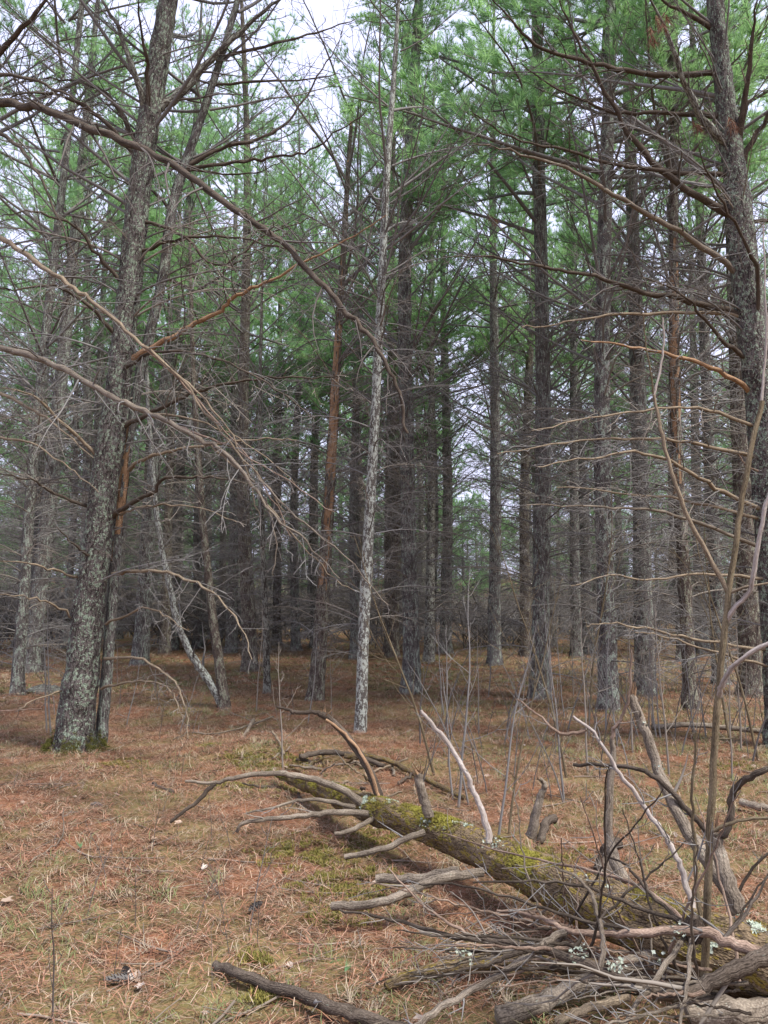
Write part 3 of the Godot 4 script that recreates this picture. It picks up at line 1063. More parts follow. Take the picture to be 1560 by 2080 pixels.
func hero_right() -> void:
	var d0 := 8.3
	var res := seen_trunk("pine_tree", "large grey pine with many left-reaching limbs at the right edge", [[1600, 1520, 39.6], [1592, 1400, 35.3], [1580, 1250, 32.7], [1566, 1050, 31.8], [1550, 850, 31.0], [1530, 690, 29.2], [1512, 540, 26.7], [1500, 420, 24.9], [1488, 320, 22.4], [1474, 210, 18.9], [1462, 100, 17.2], [1452, 0, 15.5], [1440, -140, 12.9], [1425, -350, 9.5], [1410, -600, 4.3]], M.grey, 41, {"sides": 40, "per": 12, "rough": 0.014, "tile": 0.6})
	var t: Node3D = res[0]
	var d: float = res[3]
	d0 = d
	var set_ := [
		[[[1510, 640], [1400, 612], [1290, 588], [1190, 556], [1100, 542], [1000, 524], [900, 520]], d, d - 1.2, 0.034, M.stick_dark],
		[[[1505, 560], [1400, 482], [1290, 422], [1170, 352], [1060, 312], [960, 290]], d, d - 1.0, 0.036, M.stick],
		[[[1485, 435], [1380, 378], [1292, 290], [1232, 190], [1172, 80], [1128, -10]], d, d - 0.5, 0.046, M.stick_dark],
		[[[1488, 300], [1424, 242], [1382, 150], [1350, 50], [1312, -20]], d, d - 0.6, 0.052, M.smooth],
		[[[1450, 148], [1330, 150], [1200, 128], [1100, 100], [1040, 40], [990, -10]], d, d - 0.9, 0.034, M.stick_dark],
		[[[1465, 233], [1350, 230], [1250, 228], [1150, 190], [1060, 130]], d, d - 0.5, 0.028, M.stick_dark],
		[[[1492, 358], [1300, 342], [1150, 306], [1040, 278], [960, 230]], d, d - 0.8, 0.026, M.stick_dark],
		[[[1510, 642], [1400, 634], [1260, 640], [1150, 655], [1060, 665]], d, d - 0.9, 0.022, M.wood_tan],
		[[[1545, 870], [1440, 832], [1330, 832], [1200, 850], [1080, 875]], d, d - 1.2, 0.02, M.wood_tan],
		[[[1560, 1040], [1470, 1000], [1390, 950], [1310, 920], [1200, 930], [1090, 948]], d, d - 1.4, 0.026, M.wood_tan],
		[[[1550, 930], [1420, 902], [1300, 890], [1150, 900], [1010, 922]], d, d - 1.1, 0.022, M.wood_tan],
		[[[1560, 1060], [1410, 1020], [1280, 1003], [1130, 990]], d, d - 1.0, 0.02, M.wood_tan],
		[[[1562, 1120], [1420, 1060], [1310, 1036], [1200, 1030], [1070, 1026]], d, d - 1.3, 0.022, M.stick],
		[[[1530, 800], [1460, 752], [1370, 722], [1260, 700], [1180, 690]], d, d - 1.0, 0.03, M.wood],
		[[[1520, 730], [1480, 700], [1430, 650], [1390, 600], [1300, 560]], d, d - 0.7, 0.028, M.stick_dark],
		[[[1575, 1325], [1430, 1300], [1330, 1280], [1240, 1265], [1190, 1272]], d, d - 1.0, 0.018, M.wood_tan],
		[[[1580, 1360], [1440, 1320], [1340, 1290], [1290, 1285]], d, d - 1.1, 0.016, M.wood_tan],
		[[[1495, 300], [1512, 200], [1528, 90], [1535, -10]], d, d - 0.6, 0.045, M.stick_dark],
		[[[1500, 340], [1550, 250], [1600, 180]], d, d - 0.3, 0.04, M.stick_dark],
		[[[1530, 690], [1540, 560], [1500, 470], [1450, 380], [1420, 300]], d, d - 1.2, 0.026, M.stick_dark],
		[[[1490, 440], [1570, 450], [1640, 420]], d, d - 0.2, 0.03, M.stick_dark],
		[[[1568, 1180], [1450, 1165], [1330, 1178], [1240, 1170], [1160, 1190]], d, d - 1.1, 0.018, M.wood_tan],
		[[[1455, 60], [1380, 20], [1320, -20]], d, d - 0.3, 0.03, M.stick_dark],
	]
	for i in set_.size():
		var q: Array = set_[i]
		limb(t, "limb", lines(q[0], q[1], q[2]), q[3], 0.0045, q[4], 840 + i, {"dens": [7.0, 7.0, 5.0], "ratio": [0.28, 0.5, 0.5], "twig_mat": M.twig_brown if i < 8 else [M.twig, M.twig_grey, M.twig_tan][i % 3]})
	dress(t, res[1], 42, {"singly": true, "dead_from": 1.2, "live_from": 8.8, "gap": 0.8, "spread": 1.1, "keep_clear": [PI / 2, 1.0]})
	# clumps of withered needles caught on the limbs
	var r := rnd(43)
	for q in [[1345, 40, d - 0.7], [1335, 70, d - 0.7], [1420, 255, d - 0.2], [1495, 245, d - 0.3], [1000, 450, d + 3.0]]:
		var b := Builder.new()
		for k in 5:
			tuft(b, ball(r) * 0.07, Vector3(0.2, -1, 0.1).normalized(), 18, 0.11, 0.003, r)
		part("withered_needles", made(b, M.rust), t, Transform3D(Basis(), at(q[0], q[1], q[2]) - t.position))


func middle_trees() -> void:
	# slim lichen-white trunk
	var a := seen_trunk("slim_tree", "slim straight tree with pale lichen-dotted bark in the middle", [[731, 1488, 12], [735, 1400, 11.5], [739, 1280, 11.5], [745, 1160, 11.5], [751, 1040, 10.5], [757, 940, 10], [762, 840, 9.5], [768, 720, 9], [774, 600, 8.5], [781, 450, 7.5], [788, 320, 6.5], [797, 200, 5.5], [806, 60, 4], [815, -80, 2]], M.pale, 51, {"sides": 20, "per": 8, "flare": 0.3, "rough": 0.004, "tile": 0.4})
	dress(a[0], a[1], 52, {"singly": true, "dead_from": 0.9, "live_from": 8.0, "spread": 0.7, "gap": 0.8, "crown": 0.5})
	# peeling snag
	var s := seen_trunk("dead_snag", "dead pine snag with bark peeled off to orange wood", [[640, 1424, 18], [644, 1380, 16], [650, 1300, 14.5], [655, 1220, 14], [661, 1130, 13], [667, 1040, 12], [672, 950, 11.5], [678, 850, 10.5], [684, 740, 9], [690, 630, 7.5], [698, 500, 6], [708, 330, 4.5], [716, 200, 3]], M.brown, 61, {"sides": 28, "per": 14, "rough": 0.012, "peeled": Vector3(2.0, 6.6, 0.25)})
	var ax: PackedVector3Array = s[1]
	dress(s[0], ax, 62, {"singly": true, "dead_from": 1.0, "live_from": 9.0, "spread": 1.0, "gap": 0.7, "no_crown": true})
	# dark pine right of it
	var c := seen_trunk("pine_tree", "dark pine with flared foot right of the slim lichen-dotted tree", [[836, 1408, 21], [836, 1350, 18], [834, 1250, 16], [831, 1130, 15.5], [828, 1000, 15], [826, 880, 14.5], [823, 760, 14], [822, 640, 13.5], [823, 520, 13], [828, 400, 12.5], [834, 280, 11.5], [842, 150, 10.5], [850, 20, 9], [860, -150, 6], [870, -350, 2]], M.dark, 71, {"sides": 24, "per": 8, "flare": 0.5, "rough": 0.012})
	dress(c[0], c[1], 72, {"singly": true, "dead_from": 0.9, "gap": 0.7, "live_from": 7.2, "crown": 1.0})
	# forked dark stems
	var f := seen_trunk("forked_tree", "small dark tree forked at the ground into two stems", [[456, 1438, 13], [452, 1400, 11.5], [444, 1340, 10], [434, 1270, 9], [424, 1180, 8], [414, 1080, 7.5], [406, 980, 7], [398, 860, 6], [392, 740, 5], [388, 600, 4], [384, 430, 2]], M.brown, 81, {"sides": 14, "per": 6, "flare": 0.25, "rough": 0.006})
	var fd: float = f[3]
	limb(f[0], "second_stem", lines([[452, 1432], [432, 1395], [405, 1355], [378, 1310], [356, 1245], [342, 1180], [328, 1110], [316, 1020], [308, 920], [300, 800], [296, 680]], fd, fd - 0.3), 0.062, 0.02, M.pale, 82, {"sides": 12, "dens": [2.0, 5.0], "ratio": [0.15, 0.5], "jit": 0.008})
	dress(f[0], f[1], 83, {"singly": true, "dead_from": 1.4, "live_from": 5.5, "spread": 0.55, "no_crown": true, "gap": 1.3})
	# the other trunks that can be told apart: foot, width, a point higher up the trunk
	var rows := [
		["narrow dark pine cut by the left edge beside a moss-footed pine", Vector2(32, 1412), 22, Vector2(75, 900), M.dark, {}],
		["dark pine with a green mossy foot left of the large speckled pine", Vector2(66, 1366), 34, Vector2(140, 560), M.dark, {"live_from": 7.0}],
		["dark pine with a pale streak near its foot behind the forked tree", Vector2(283, 1352), 30, Vector2(330, 850), M.dark, {}],
		["dark pine right of the forked tree, behind a thin pole tree", Vector2(508, 1364), 28, Vector2(495, 560), M.brown, {}],
		["thin lichen-grey pole tree between the forked tree and the snag", Vector2(543, 1408), 13, Vector2(538, 900), M.smooth, {"height": 9.0, "spread": 0.5, "live_from": 7.0, "crown": 0.45}],
		["reddish brown pine seen between the slim lichen-dotted tree and the dark pine", Vector2(797, 1335), 24, Vector2(800, 800), M.brown, {}],
		["straight pine right of the dark flared pine, beside a pole-thin trunk", Vector2(905, 1328), 22, Vector2(905, 700), M.dark, {}],
		["pole-thin far pine next to the dark flared pine", Vector2(879, 1325), 10, Vector2(880, 700), M.dark, {"spread": 0.6}],
		["straight pine standing alone against the bright green gap", Vector2(1004, 1352), 25, Vector2(1005, 600), M.dark, {}],
		["tall pine right of the bright gap, with a thinner trunk close behind", Vector2(1096, 1420), 35, Vector2(1100, 100), M.dark, {"height": 19.0}],
		["thinner trunk close behind the tall pine right of the bright gap", Vector2(1067, 1335), 22, Vector2(1077, 700), M.brown, {}],
		["straight dark pine with a dark foot behind the upright broken branch", Vector2(1236, 1443), 36, Vector2(1236, 380), M.dark, {"height": 18.0}],
		["dark pine with moss at its foot behind the leaning broken pole", Vector2(1311, 1415), 36, Vector2(1288, 400), M.dark, {}],
		["slender pine with a long orange strip of bare wood", Vector2(1402, 1445), 25, Vector2(1376, 400), M.brown, {"peeled": Vector3(3.2, 6.6, 0.35), "rings": 110, "sides": 22}],
		["thin far pine between the tall pine and the straight dark pine", Vector2(1170, 1335), 20, Vector2(1166, 700), M.dark, {}],
		["dark pine just left of the large right-edge pine", Vector2(1462, 1392), 26, Vector2(1432, 600), M.dark, {}],
		["thick dark pine partly hidden at the right edge", Vector2(1526, 1412), 40, Vector2(1505, 800), M.brown, {}],
		["far pine showing left of the peeling snag", Vector2(600, 1322), 18, Vector2(604, 800), M.dark, {}],
		["far pine halfway between the forked tree and the peeling snag", Vector2(562, 1312), 17, Vector2(566, 800), M.brown, {}],
		["far dark pine close left of the forked tree", Vector2(402, 1318), 19, Vector2(412, 800), M.dark, {}],
		["far pine behind the forked tree's right stem", Vector2(470, 1326), 21, Vector2(476, 700), M.dark, {}],
		["far pine just right of the large speckled pine's thin second stem", Vector2(335, 1328), 20, Vector2(350, 800), M.brown, {}],
		["far pine left of the large speckled pine's trunk", Vector2(160, 1330), 20, Vector2(205, 700), M.dark, {}],
	]
	for i in rows.size():
		var q: Array = rows[i]
		var o: Dictionary = q[5]
		o.merge({"singly": true, "dead_from": 0.5, "gap": 0.62, "sides": 18, "rings": 44, "live_from": 7.2, "rough": 0.01, "height": 17.0})
		var t := pine(q[0], q[1], q[2], q[3], q[4], 1000 + i * 7, o)


func between(x: float) -> String:
	for q in [[190.0, "left of the large speckled pine"], [450.0, "between the large speckled pine and the forked tree"], [640.0, "between the forked tree and the peeling snag"], [733.0, "between the peeling snag and the slim tree"], [836.0, "between the slim tree and the flared dark pine"], [1003.0, "in the bright gap right of the flared dark pine"], [1096.0, "between the gap's lone pine and the tall pine"], [1236.0, "right of the tall pine beside the bright gap"], [1311.0, "left of the moss-footed pine behind the leaning pole"], [1402.0, "left of the pine with the orange strip"]]:
		if x < q[0]:
			return q[1]
	return "right of the pine with the orange strip"


func far_trees() -> void:
	var r := rnd(91)
	var made_ := 0
	var z := -19.5
	while z > -74.0:
		var step := 3.1 if z > -34.0 else (3.9 if z > -54.0 else 3.4)
		var half := -z * 0.56 + 1.5
		var x := -half + r.randf() * step
		while x < half:
			var p := Vector3(x + r.randf_range(-0.8, 0.8), 0, z + r.randf_range(-0.9, 0.9))
			p.y = land(p.x, p.z)
			var s := seen_at(p)
			var open := s.x > 910.0 and s.x < 1065.0 and p.z > -52.0
			if not open and r.randf() < (0.70 if p.z > -34.0 else (0.60 if p.z > -54.0 else 0.78)):
				var far := p.z < -34.0
				var lush := r.randf() < (0.75 if far else 0.45)
				var low := r.randf_range(2.2, 5.5) if far else r.randf_range(5.0, 7.5)
				if p.z < -55.0:
					low = r.randf_range(0.3, 1.6)
				build_pine(("far slender pine " if not far else ("distant bushy young pine " if p.z < -55.0 else "more distant pine ")) + between(s.x), "far pines" if not far else "most distant pines", p, Vector3(r.randf_range(-0.025, 0.025), 1, r.randf_range(-0.025, 0.025)), r.randf_range(14.5, 18.5) if p.z > -55.0 else r.randf_range(4.5, 9.0), r.randf_range(0.11, 0.18), [M.dark, M.brown, M.smooth][r.randi() % 3] if r.randf() < 0.6 else M.dark, 2000 + made_ * 3, {"sides": 8, "rings": 18, "live_from": low, "lush": lush, "in_sets": true})
				made_ += 1
			x += step
		z -= step
	print("far pines ", made_)


func thicket() -> void:
	var r := rnd(96)
	for kind in 3:
		var b := Builder.new()
		for k in 10:
			var a := r.randf() * TAU
			var pts := twig_path(Vector3(r.randfn(0, 0.25), -0.05, r.randfn(0, 0.25)), Vector3(cos(a) * 0.5, 1, sin(a) * 0.5).normalized(), r.randf_range(1.4, 2.8), 6, Vector3(cos(a), -0.6, sin(a)) * r.randf_range(0.2, 1.1), 0.14, r)
			b.tube(pts, taper(pts.size(), 0.014, 0.005), 4)
			spray(b, pts, 0.012, 0.005, 0, r, {"dens": [5.0, 4.0], "t0": 0.12, "roll": 3.0, "ratio": [0.4, 0.5], "bend": Vector3(0, 0.1, 0), "jit": 0.16, "thin": 0.0045, "shortest": 0.1}, [])
		var xfs := []
		for i in 95:
			var z := -r.randf_range(23.0, 68.0)
			var x := r.randf_range(-1, 1) * (-z * 0.54)
			var size := r.randf_range(0.8, 1.6)
			xfs.append(Transform3D(Basis(Vector3.UP, r.randf() * TAU).scaled(Vector3(size * 1.3, size, size * 1.3)), Vector3(x, land(x, z), z)))
		var o := scatter("undergrowth", made(b, [M.twig, M.twig_grey, M.twig_brown][kind]), xfs, [], self)
		tag(o, "tangled bare grey-brown undergrowth between the distant trunks", "undergrowth", "distant undergrowth", "stuff")


# ---------------------------------------------------------------- the fallen tree and the brush
func fallen_tree() -> void:
	var base := over(1050, 1770, 0.0)
	base.y = land(base.x, base.z)
	var t := thing("fallen_tree", "mossy fallen pine log with broken branches lying across the foreground", "log", base)
	var raw := [[560, 1572, 0.10, 0.02], [610, 1588, 0.13, 0.045], [660, 1606, 0.17, 0.07], [710, 1626, 0.20, 0.082], [770, 1648, 0.21, 0.092], [900, 1692, 0.21, 0.10], [1050, 1762, 0.21, 0.11], [1200, 1830, 0.22, 0.122], [1390, 1908, 0.22, 0.135], [1560, 1960, 0.21, 0.142], [1800, 2040, 0.2, 0.15]]
	var pts := PackedVector3Array()
	var rads := PackedFloat32Array()
	for q in raw:
		pts.append(over(q[0], q[1], q[2]) - base)
		rads.append(q[3] * 0.9)
	var axis := curve(pts, 12)
	var b := Builder.new()
	var sides := 28
	var run := 0.0
	var r := rnd(111)
	for i in axis.size():
		var tt := (axis[mini(i + 1, axis.size() - 1)] - axis[maxi(i - 1, 0)]).normalized()
		var side := tt.cross(Vector3.UP).normalized()
		var up := side.cross(tt)
		if i > 0:
			run += axis[i].distance_to(axis[i - 1])
		var f := float(i) / 12
		var j := mini(int(f), rads.size() - 2)
		var rr := lerpf(rads[j], rads[j + 1], f - j)
		for k in sides + 1:
			var a := TAU * (k % sides) / sides
			var d := side * cos(a) + up * sin(a)
			var bump := shape_noise.get_noise_3d(d.x * 2.0 + 4.0, run * 3.0, d.y * 2.0) * 0.028 + shape_noise.get_noise_3d(d.x * 8.0, run * 9.0, d.y * 8.0) * 0.014
			b.v.append(axis[i] + d * (rr + bump))
			b.n.append(d)
			b.uv.append(Vector2(2.0 * k / sides, run / 0.8))
	var w := sides + 1
	for i in axis.size() - 1:
		for k in sides:
			var a := i * w + k
			b.idx.append_array([a, a + w, a + 1, a + 1, a + w, a + w + 1])
	b.smooth_normals()
	# side x up = -tangent here, so check that normals point outward
	if b.n[5].dot(b.v[5] - axis[0]) < 0.0:
		for i in range(0, b.idx.size(), 3):
			var q := b.idx[i + 1]
			b.idx[i + 1] = b.idx[i + 2]
			b.idx[i + 2] = q
		b.smooth_normals()
	# ragged broken end
	var m0 := b.v.size()
	b.v.append(axis[0] - (axis[1] - axis[0]).normalized() * 0.05)
	b.n.append(Vector3(-1, 0, 0))
	b.uv.append(Vector2(0.5, 0))
	for k in sides:
		b.idx.append_array([m0, k, k + 1])
	part("log", made(b, M.log), t)
	var D := func(px: float, py: float, h: float) -> float: return depth_of(over(px, py, h))
	var d6: float = D.call(760, 1640, 0.22)
	var d5: float = D.call(900, 1690, 0.22)
	var d48: float = D.call(1000, 1740, 0.24)
	var d43: float = D.call(1200, 1800, 0.26)
	var d38: float = D.call(1400, 1880, 0.28)
	# [rows, start radius, end radius, material, twig density]
	var set_ := [
		["branch", [[745, 1640, d6], [690, 1602, d6], [610, 1577, d6], [556, 1571, d6 - 0.05], [482, 1578, d6 - 0.1], [436, 1590, d6 - 0.12], [376, 1587, d6 - 0.15]], 0.032, 0.008, M.stick, 0.0],
		["branch", [[436, 1592, d6 - 0.12], [420, 1608, d6 - 0.14], [385, 1640, d6 - 0.2], [346, 1670, d6 - 0.24]], 0.020, 0.009, M.stick_dark, 0.0],
		["branch", [[760, 1655, d6 - 0.1], [690, 1650, d6 - 0.15], [620, 1657, d6 - 0.2], [545, 1664, d6 - 0.25], [492, 1672, d6 - 0.3], [482, 1690, d6 - 0.3]], 0.026, 0.009, M.stick, 1.0],
		["branch", [[720, 1640, d6 - 0.05], [650, 1624, d6 - 0.1], [605, 1626, d6 - 0.1], [556, 1640, d6 - 0.2], [500, 1652, d6 - 0.3]], 0.018, 0.005, M.stick, 1.0],
		["branch", [[772, 1625, d6], [748, 1560, d6 + 0.05], [712, 1505, d6 + 0.15], [672, 1462, d6 + 0.2], [655, 1452, d6 + 0.2]], 0.034, 0.022, M.stick_dark, 0.0],
		["branch", [[655, 1452, d6 + 0.2], [640, 1447, d6 + 0.2], [600, 1447, d6 + 0.2], [585, 1442, d6 + 0.2], [563, 1435, d6 + 0.2]], 0.022, 0.008, M.stick_dark, 0.5],
		["branch", [[770, 1618, d6 - 0.02], [745, 1552, d6 + 0.03], [710, 1500, d6 + 0.13], [662, 1462, d6 + 0.17]], 0.014, 0.009, M.wood, 0.0],
		["branch_stub", [[872, 1660, d5], [862, 1625, d5 + 0.02], [854, 1600, d5 + 0.02], [850, 1572, d5 + 0.03]], 0.036, 0.024, M.stick, 0.0],
		["branch", [[994, 1712, d48], [986, 1668, d48 + 0.05], [962, 1610, d48 + 0.1], [946, 1570, d48 + 0.12], [915, 1518, d48 + 0.18], [880, 1472, d48 + 0.22], [855, 1443, d48 + 0.25]], 0.022, 0.009, M.bleached, 0.0],
		["branch_stub", [[1076, 1700, d48 + 0.3], [1090, 1650, d48 + 0.3], [1100, 1612, d48 + 0.32], [1106, 1595, d48 + 0.32], [1096, 1580, d48 + 0.32]], 0.036, 0.010, M.stick, 0.0],
		["branch", [[1266, 1790, d43], [1240, 1720, d43 + 0.15], [1235, 1650, d43 + 0.2], [1243, 1560, d43 + 0.25], [1244, 1500, d43 + 0.28]], 0.036, 0.012, M.stick, 0.7],
		["branch", [[1244, 1506, d43 + 0.28], [1246, 1480, d43 + 0.28], [1268, 1446, d43 + 0.26], [1280, 1390, d43 + 0.25], [1282, 1320, d43 + 0.25]], 0.013, 0.004, M.stick_pink, 1.0],
		["branch", [[1412, 1885, d38], [1396, 1800, d38 + 0.1], [1374, 1740, d38 + 0.15], [1345, 1690, d38 + 0.2], [1290, 1612, d38 + 0.25], [1252, 1562, d38 + 0.3], [1216, 1500, d38 + 0.35], [1164, 1455, d38 + 0.4]], 0.017, 0.006, M.bleached, 2.0],
		["branch", [[1190, 1482, d38 + 0.38], [1140, 1490, d38 + 0.4], [1090, 1448, d38 + 0.45], [1050, 1420, d38 + 0.5]], 0.009, 0.003, M.stick_pink, 2.5],
		["branch", [[1490, 1830, d38 + 0.2], [1440, 1752, d38 + 0.3], [1400, 1692, d38 + 0.4], [1352, 1600, d38 + 0.55], [1326, 1532, d38 + 0.65], [1302, 1462, d38 + 0.7], [1282, 1415, d38 + 0.75]], 0.038, 0.022, M.stick, 0.6],
		["branch", [[1440, 1692, d38 + 0.4], [1400, 1650, d38 + 0.45], [1335, 1582, d38 + 0.5], [1270, 1556, d38 + 0.6], [1165, 1553, d38 + 0.8]], 0.018, 0.008, M.stick_dark, 1.5],
		["branch_stub", [[1500, 1850, d38 - 0.05], [1478, 1790, d38], [1458, 1725, d38 + 0.1], [1450, 1690, d38 + 0.12]], 0.040, 0.026, M.stick, 0.0],
		["branch", [[1466, 1700, d38 + 0.1], [1482, 1672, d38 + 0.1], [1486, 1622, d38 + 0.1], [1502, 1594, d38 + 0.05], [1540, 1570, d38], [1580, 1560, d38]], 0.017, 0.012, M.stick_dark, 1.0],
		["branch", [[1424, 1860, d38 - 0.1], [1411, 1720, d38], [1407, 1600, d38], [1414, 1488, d38]], 0.009, 0.004, M.stem, 0.4],
		["branch", [[1630, 1968, d38 - 0.6], [1560, 1940, d38 - 0.55], [1480, 1914, d38 - 0.5], [1412, 1890, d38 - 0.45], [1300, 1894, d38 - 0.4], [1230, 1898, d38 - 0.35], [1150, 1890, d38 - 0.3], [1090, 1860, d38 - 0.2], [1010, 1850, d38 - 0.1]], 0.028, 0.005, M.stick_pink, 1.5],
		["branch", [[1640, 1890, d38 - 0.5], [1560, 1938, d38 - 0.55], [1490, 1970, d38 - 0.58], [1430, 2004, d38 - 0.6], [1360, 2019, d38 - 0.6], [1290, 2006, d38 - 0.55], [1220, 1972, d38 - 0.5], [1150, 1944, d38 - 0.42], [1080, 1925, d38 - 0.35], [1010, 1910, d38 - 0.3], [940, 1905, d38 - 0.25], [860, 1886, d38 - 0.15], [780, 1865, d38 - 0.1], [690, 1848, d38]], 0.036, 0.004, M.stick_dark, 2.0],
		["branch", [[1152, 1890, d38 - 0.3], [1108, 1914, d38 - 0.35], [1050, 1958, d38 - 0.42], [960, 2012, d38 - 0.5], [880, 2058, d38 - 0.58], [820, 2100, d38 - 0.65]], 0.014, 0.011, M.stick, 1.0],
		["branch", [[1110, 1918, d38 - 0.36], [1040, 1940, d38 - 0.4], [970, 1965, d38 - 0.4], [800, 2000, d38 - 0.45]], 0.011, 0.003, M.stick_dark, 2.0],
		["branch", [[980, 1772, d48 - 0.1], [905, 1782, d48 - 0.2], [850, 1802, d48 - 0.25], [800, 1826, d48 - 0.32], [740, 1838, d48 - 0.32], [675, 1841, d48 - 0.28]], 0.028, 0.019, M.stick, 0.8],
		["branch", [[862, 1690, d5 - 0.1], [820, 1706, d5 - 0.15], [770, 1726, d5 - 0.2], [700, 1741, d5 - 0.2]], 0.022, 0.015, M.stick, 0.8],
		["branch", [[930, 1770, d48 - 0.1], [850, 1784, d48 - 0.02], [765, 1787, d48 + 0.05]], 0.028, 0.024, M.stick, 0.0],
		["branch", [[765, 1660, d6 - 0.1], [720, 1684, d6 - 0.25], [680, 1694, d6 - 0.3]], 0.02, 0.012, M.stick, 0.0],
		["whip", [[1405, 1888, d38 - 0.4], [1340, 1978, d38 - 0.55], [1300, 2030, d38 - 0.65], [1250, 2100, d38 - 0.8]], 0.010, 0.006, M.stick, 0.6],
		["whip", [[1406, 1892, d38 - 0.42], [1396, 1985, d38 - 0.6], [1380, 2090, d38 - 0.8]], 0.008, 0.005, M.stick, 0.6],
		["whip", [[1404, 1886, d38 - 0.4], [1300, 1800, d38 - 0.1], [1180, 1764, d38 + 0.15], [1040, 1735, d38 + 0.5], [900, 1692, d38 + 0.9]], 0.009, 0.003, M.stick_pink, 1.4],
		["whip", [[1400, 1880, d38 - 0.4], [1290, 1838, d38 - 0.3], [1180, 1800, d38 - 0.25], [1060, 1788, d38 - 0.2], [960, 1792, d38 - 0.2]], 0.008, 0.003, M.stick_dark, 1.4],
		["whip", [[1220, 1972, d38 - 0.5], [1225, 1920, d38 - 0.45], [1210, 1850, d38 - 0.4], [1190, 1800, d38 - 0.35], [1130, 1760, d38 - 0.3]], 0.011, 0.004, M.stick, 1.2],
		["whip", [[1040, 1918, d38 - 0.32], [960, 1900, d38 - 0.25], [900, 1868, d38 - 0.2], [850, 1828, d38 - 0.15], [790, 1765, d38 - 0.1]], 0.007, 0.003, M.stick_pink, 1.0],
		["whip", [[1300, 1890, d38 - 0.4], [1180, 1870, d38 - 0.3], [1060, 1830, d38 - 0.2], [940, 1800, d38 - 0.1], [850, 1795, d38]], 0.007, 0.003, M.stick_dark, 1.4],
		["whip", [[1405, 1885, d38 - 0.4], [1345, 1840, d38 - 0.3], [1290, 1780, d38 - 0.2], [1270, 1755, d38 - 0.15], [1210, 1730, d38]], 0.008, 0.003, M.stick_dark, 1.2],
		["whip", [[1470, 1910, d38 - 0.5], [1520, 1850, d38 - 0.5], [1560, 1780, d38 - 0.5]], 0.008, 0.003, M.stick, 1.6],
		["whip", [[1490, 1830, d38 + 0.1], [1530, 1760, d38 + 0.1], [1600, 1700, d38 + 0.1]], 0.008, 0.003, M.stick_dark, 1.6],
	]
	# thin whips springing from the log and the branches lying before it
	var rw := rnd(115)
	for i in 56:
		var px := rw.randf_range(1080, 1540)
		var py := lerpf(1840, 1990, (px - 1080.0) / 460.0) + rw.randf_range(0, 80)
		var dd := depth_of(over(px, py, rw.randf_range(0.12, 0.35)))
		var a := rw.randf_range(2.5, 3.6) if i % 4 else rw.randf_range(4.0, 5.4)
		var l := rw.randf_range(120, 420)
		var rows := []
		var away := rw.randf_range(-0.5, 0.5)
		for k in 5:
			rows.append([px, py, dd + away * k / 4.0])
			a += rw.randf_range(-0.18, 0.18)
			px += cos(a) * l / 4.0
			py += sin(a) * l / 4.0 * (0.55 if i % 4 else 1.0)
		var low := over(rows[4][0], rows[4][1], 0.02)
		if rows[4][1] > 1300.0 and depth_of(low) < rows[4][2]:
			for k in 5:
				rows[k][2] = lerpf(rows[k][2], depth_of(low), k / 4.0)
		set_.append(["whip", rows, rw.randf_range(0.0035, 0.0075), 0.002, [M.stick_pink, M.stick_dark, M.stick][i % 3], rw.randf_range(0.8, 1.8)])
	for i in set_.size():
		var q: Array = set_[i]
		var tw: float = q[5]
		limb(t, q[0], q[1], q[2] * (0.84 if q[2] > 0.012 else 1.0), q[3], q[4], 1500 + i, {"twigs": tw > 0.0, "dens": [4.0 * tw, 5.0], "ratio": [0.36, 0.45], "bend": Vector3(0, 0.1, 0), "thin": 0.0019, "roll": 1.3, "sides": 9, "jit": 0.005, "knots": 0.12, "twig_mat": [M.twig_grey, M.twig, M.twig_tan][i % 3]})
	# splinters at the broken ends
	for q in [[850, 1574, d5 + 0.03], [660, 1456, d6 + 0.2], [1096, 1582, d48 + 0.32], [1450, 1692, d38 + 0.12], [1282, 1417, d38 + 0.75]]:
		var sb := Builder.new()
		for k in 7:
			var dd := (Vector3(0, 1, 0) + ball(r) * 0.7).normalized()
			var p0 := ball(r) * 0.014
			sb.tube(PackedVector3Array([p0, p0 + dd * 0.03, p0 + dd * r.randf_range(0.05, 0.10)]), PackedFloat32Array([0.007, 0.005, 0.001]), 4)
		part("splinters", made(sb, M.wood), t, Transform3D(Basis(), at(q[0], q[1], q[2]) - base))
	# knob where the whips meet
	var kb := Builder.new()
	kb.tube(PackedVector3Array([Vector3(0, -0.05, 0), Vector3(0, -0.02, 0.004), Vector3(0.003, 0.012, 0.006), Vector3(0.002, 0.03, 0.008)]), PackedFloat32Array([0.022, 0.034, 0.03, 0.022]), 10, 1.0, 2.0, 0.15, r)
	part("knob", made(kb, M.stick_dark), t, Transform3D(Basis(), at(1407, 1880, d38 - 0.42) - base))
	# moss and lichen on the upper side of the log
	var mx := []
	var mt := []
	var lx := []
	var lt := []
	for i in 15000:
		var s := r.randf()
		var f := s * (axis.size() - 2)
		var j := int(f)
		var tt := (axis[j + 1] - axis[j]).normalized()
		var side := tt.cross(Vector3.UP).normalized()
		var up := side.cross(tt)
		var a := r.randfn(PI / 2, 0.7)
		var dd := side * cos(a) + up * sin(a)
		var g := float(f) / 12
		var jj := mini(int(g), rads.size() - 2)
		var rr := lerpf(rads[jj], rads[jj + 1], g - jj)
		var p := axis[j].lerp(axis[j + 1], f - j) + dd * (rr + 0.001)
		var patch := shape_noise.get_noise_3d(p.x * 2.4 + 9.0, p.y * 2.4, p.z * 2.4)
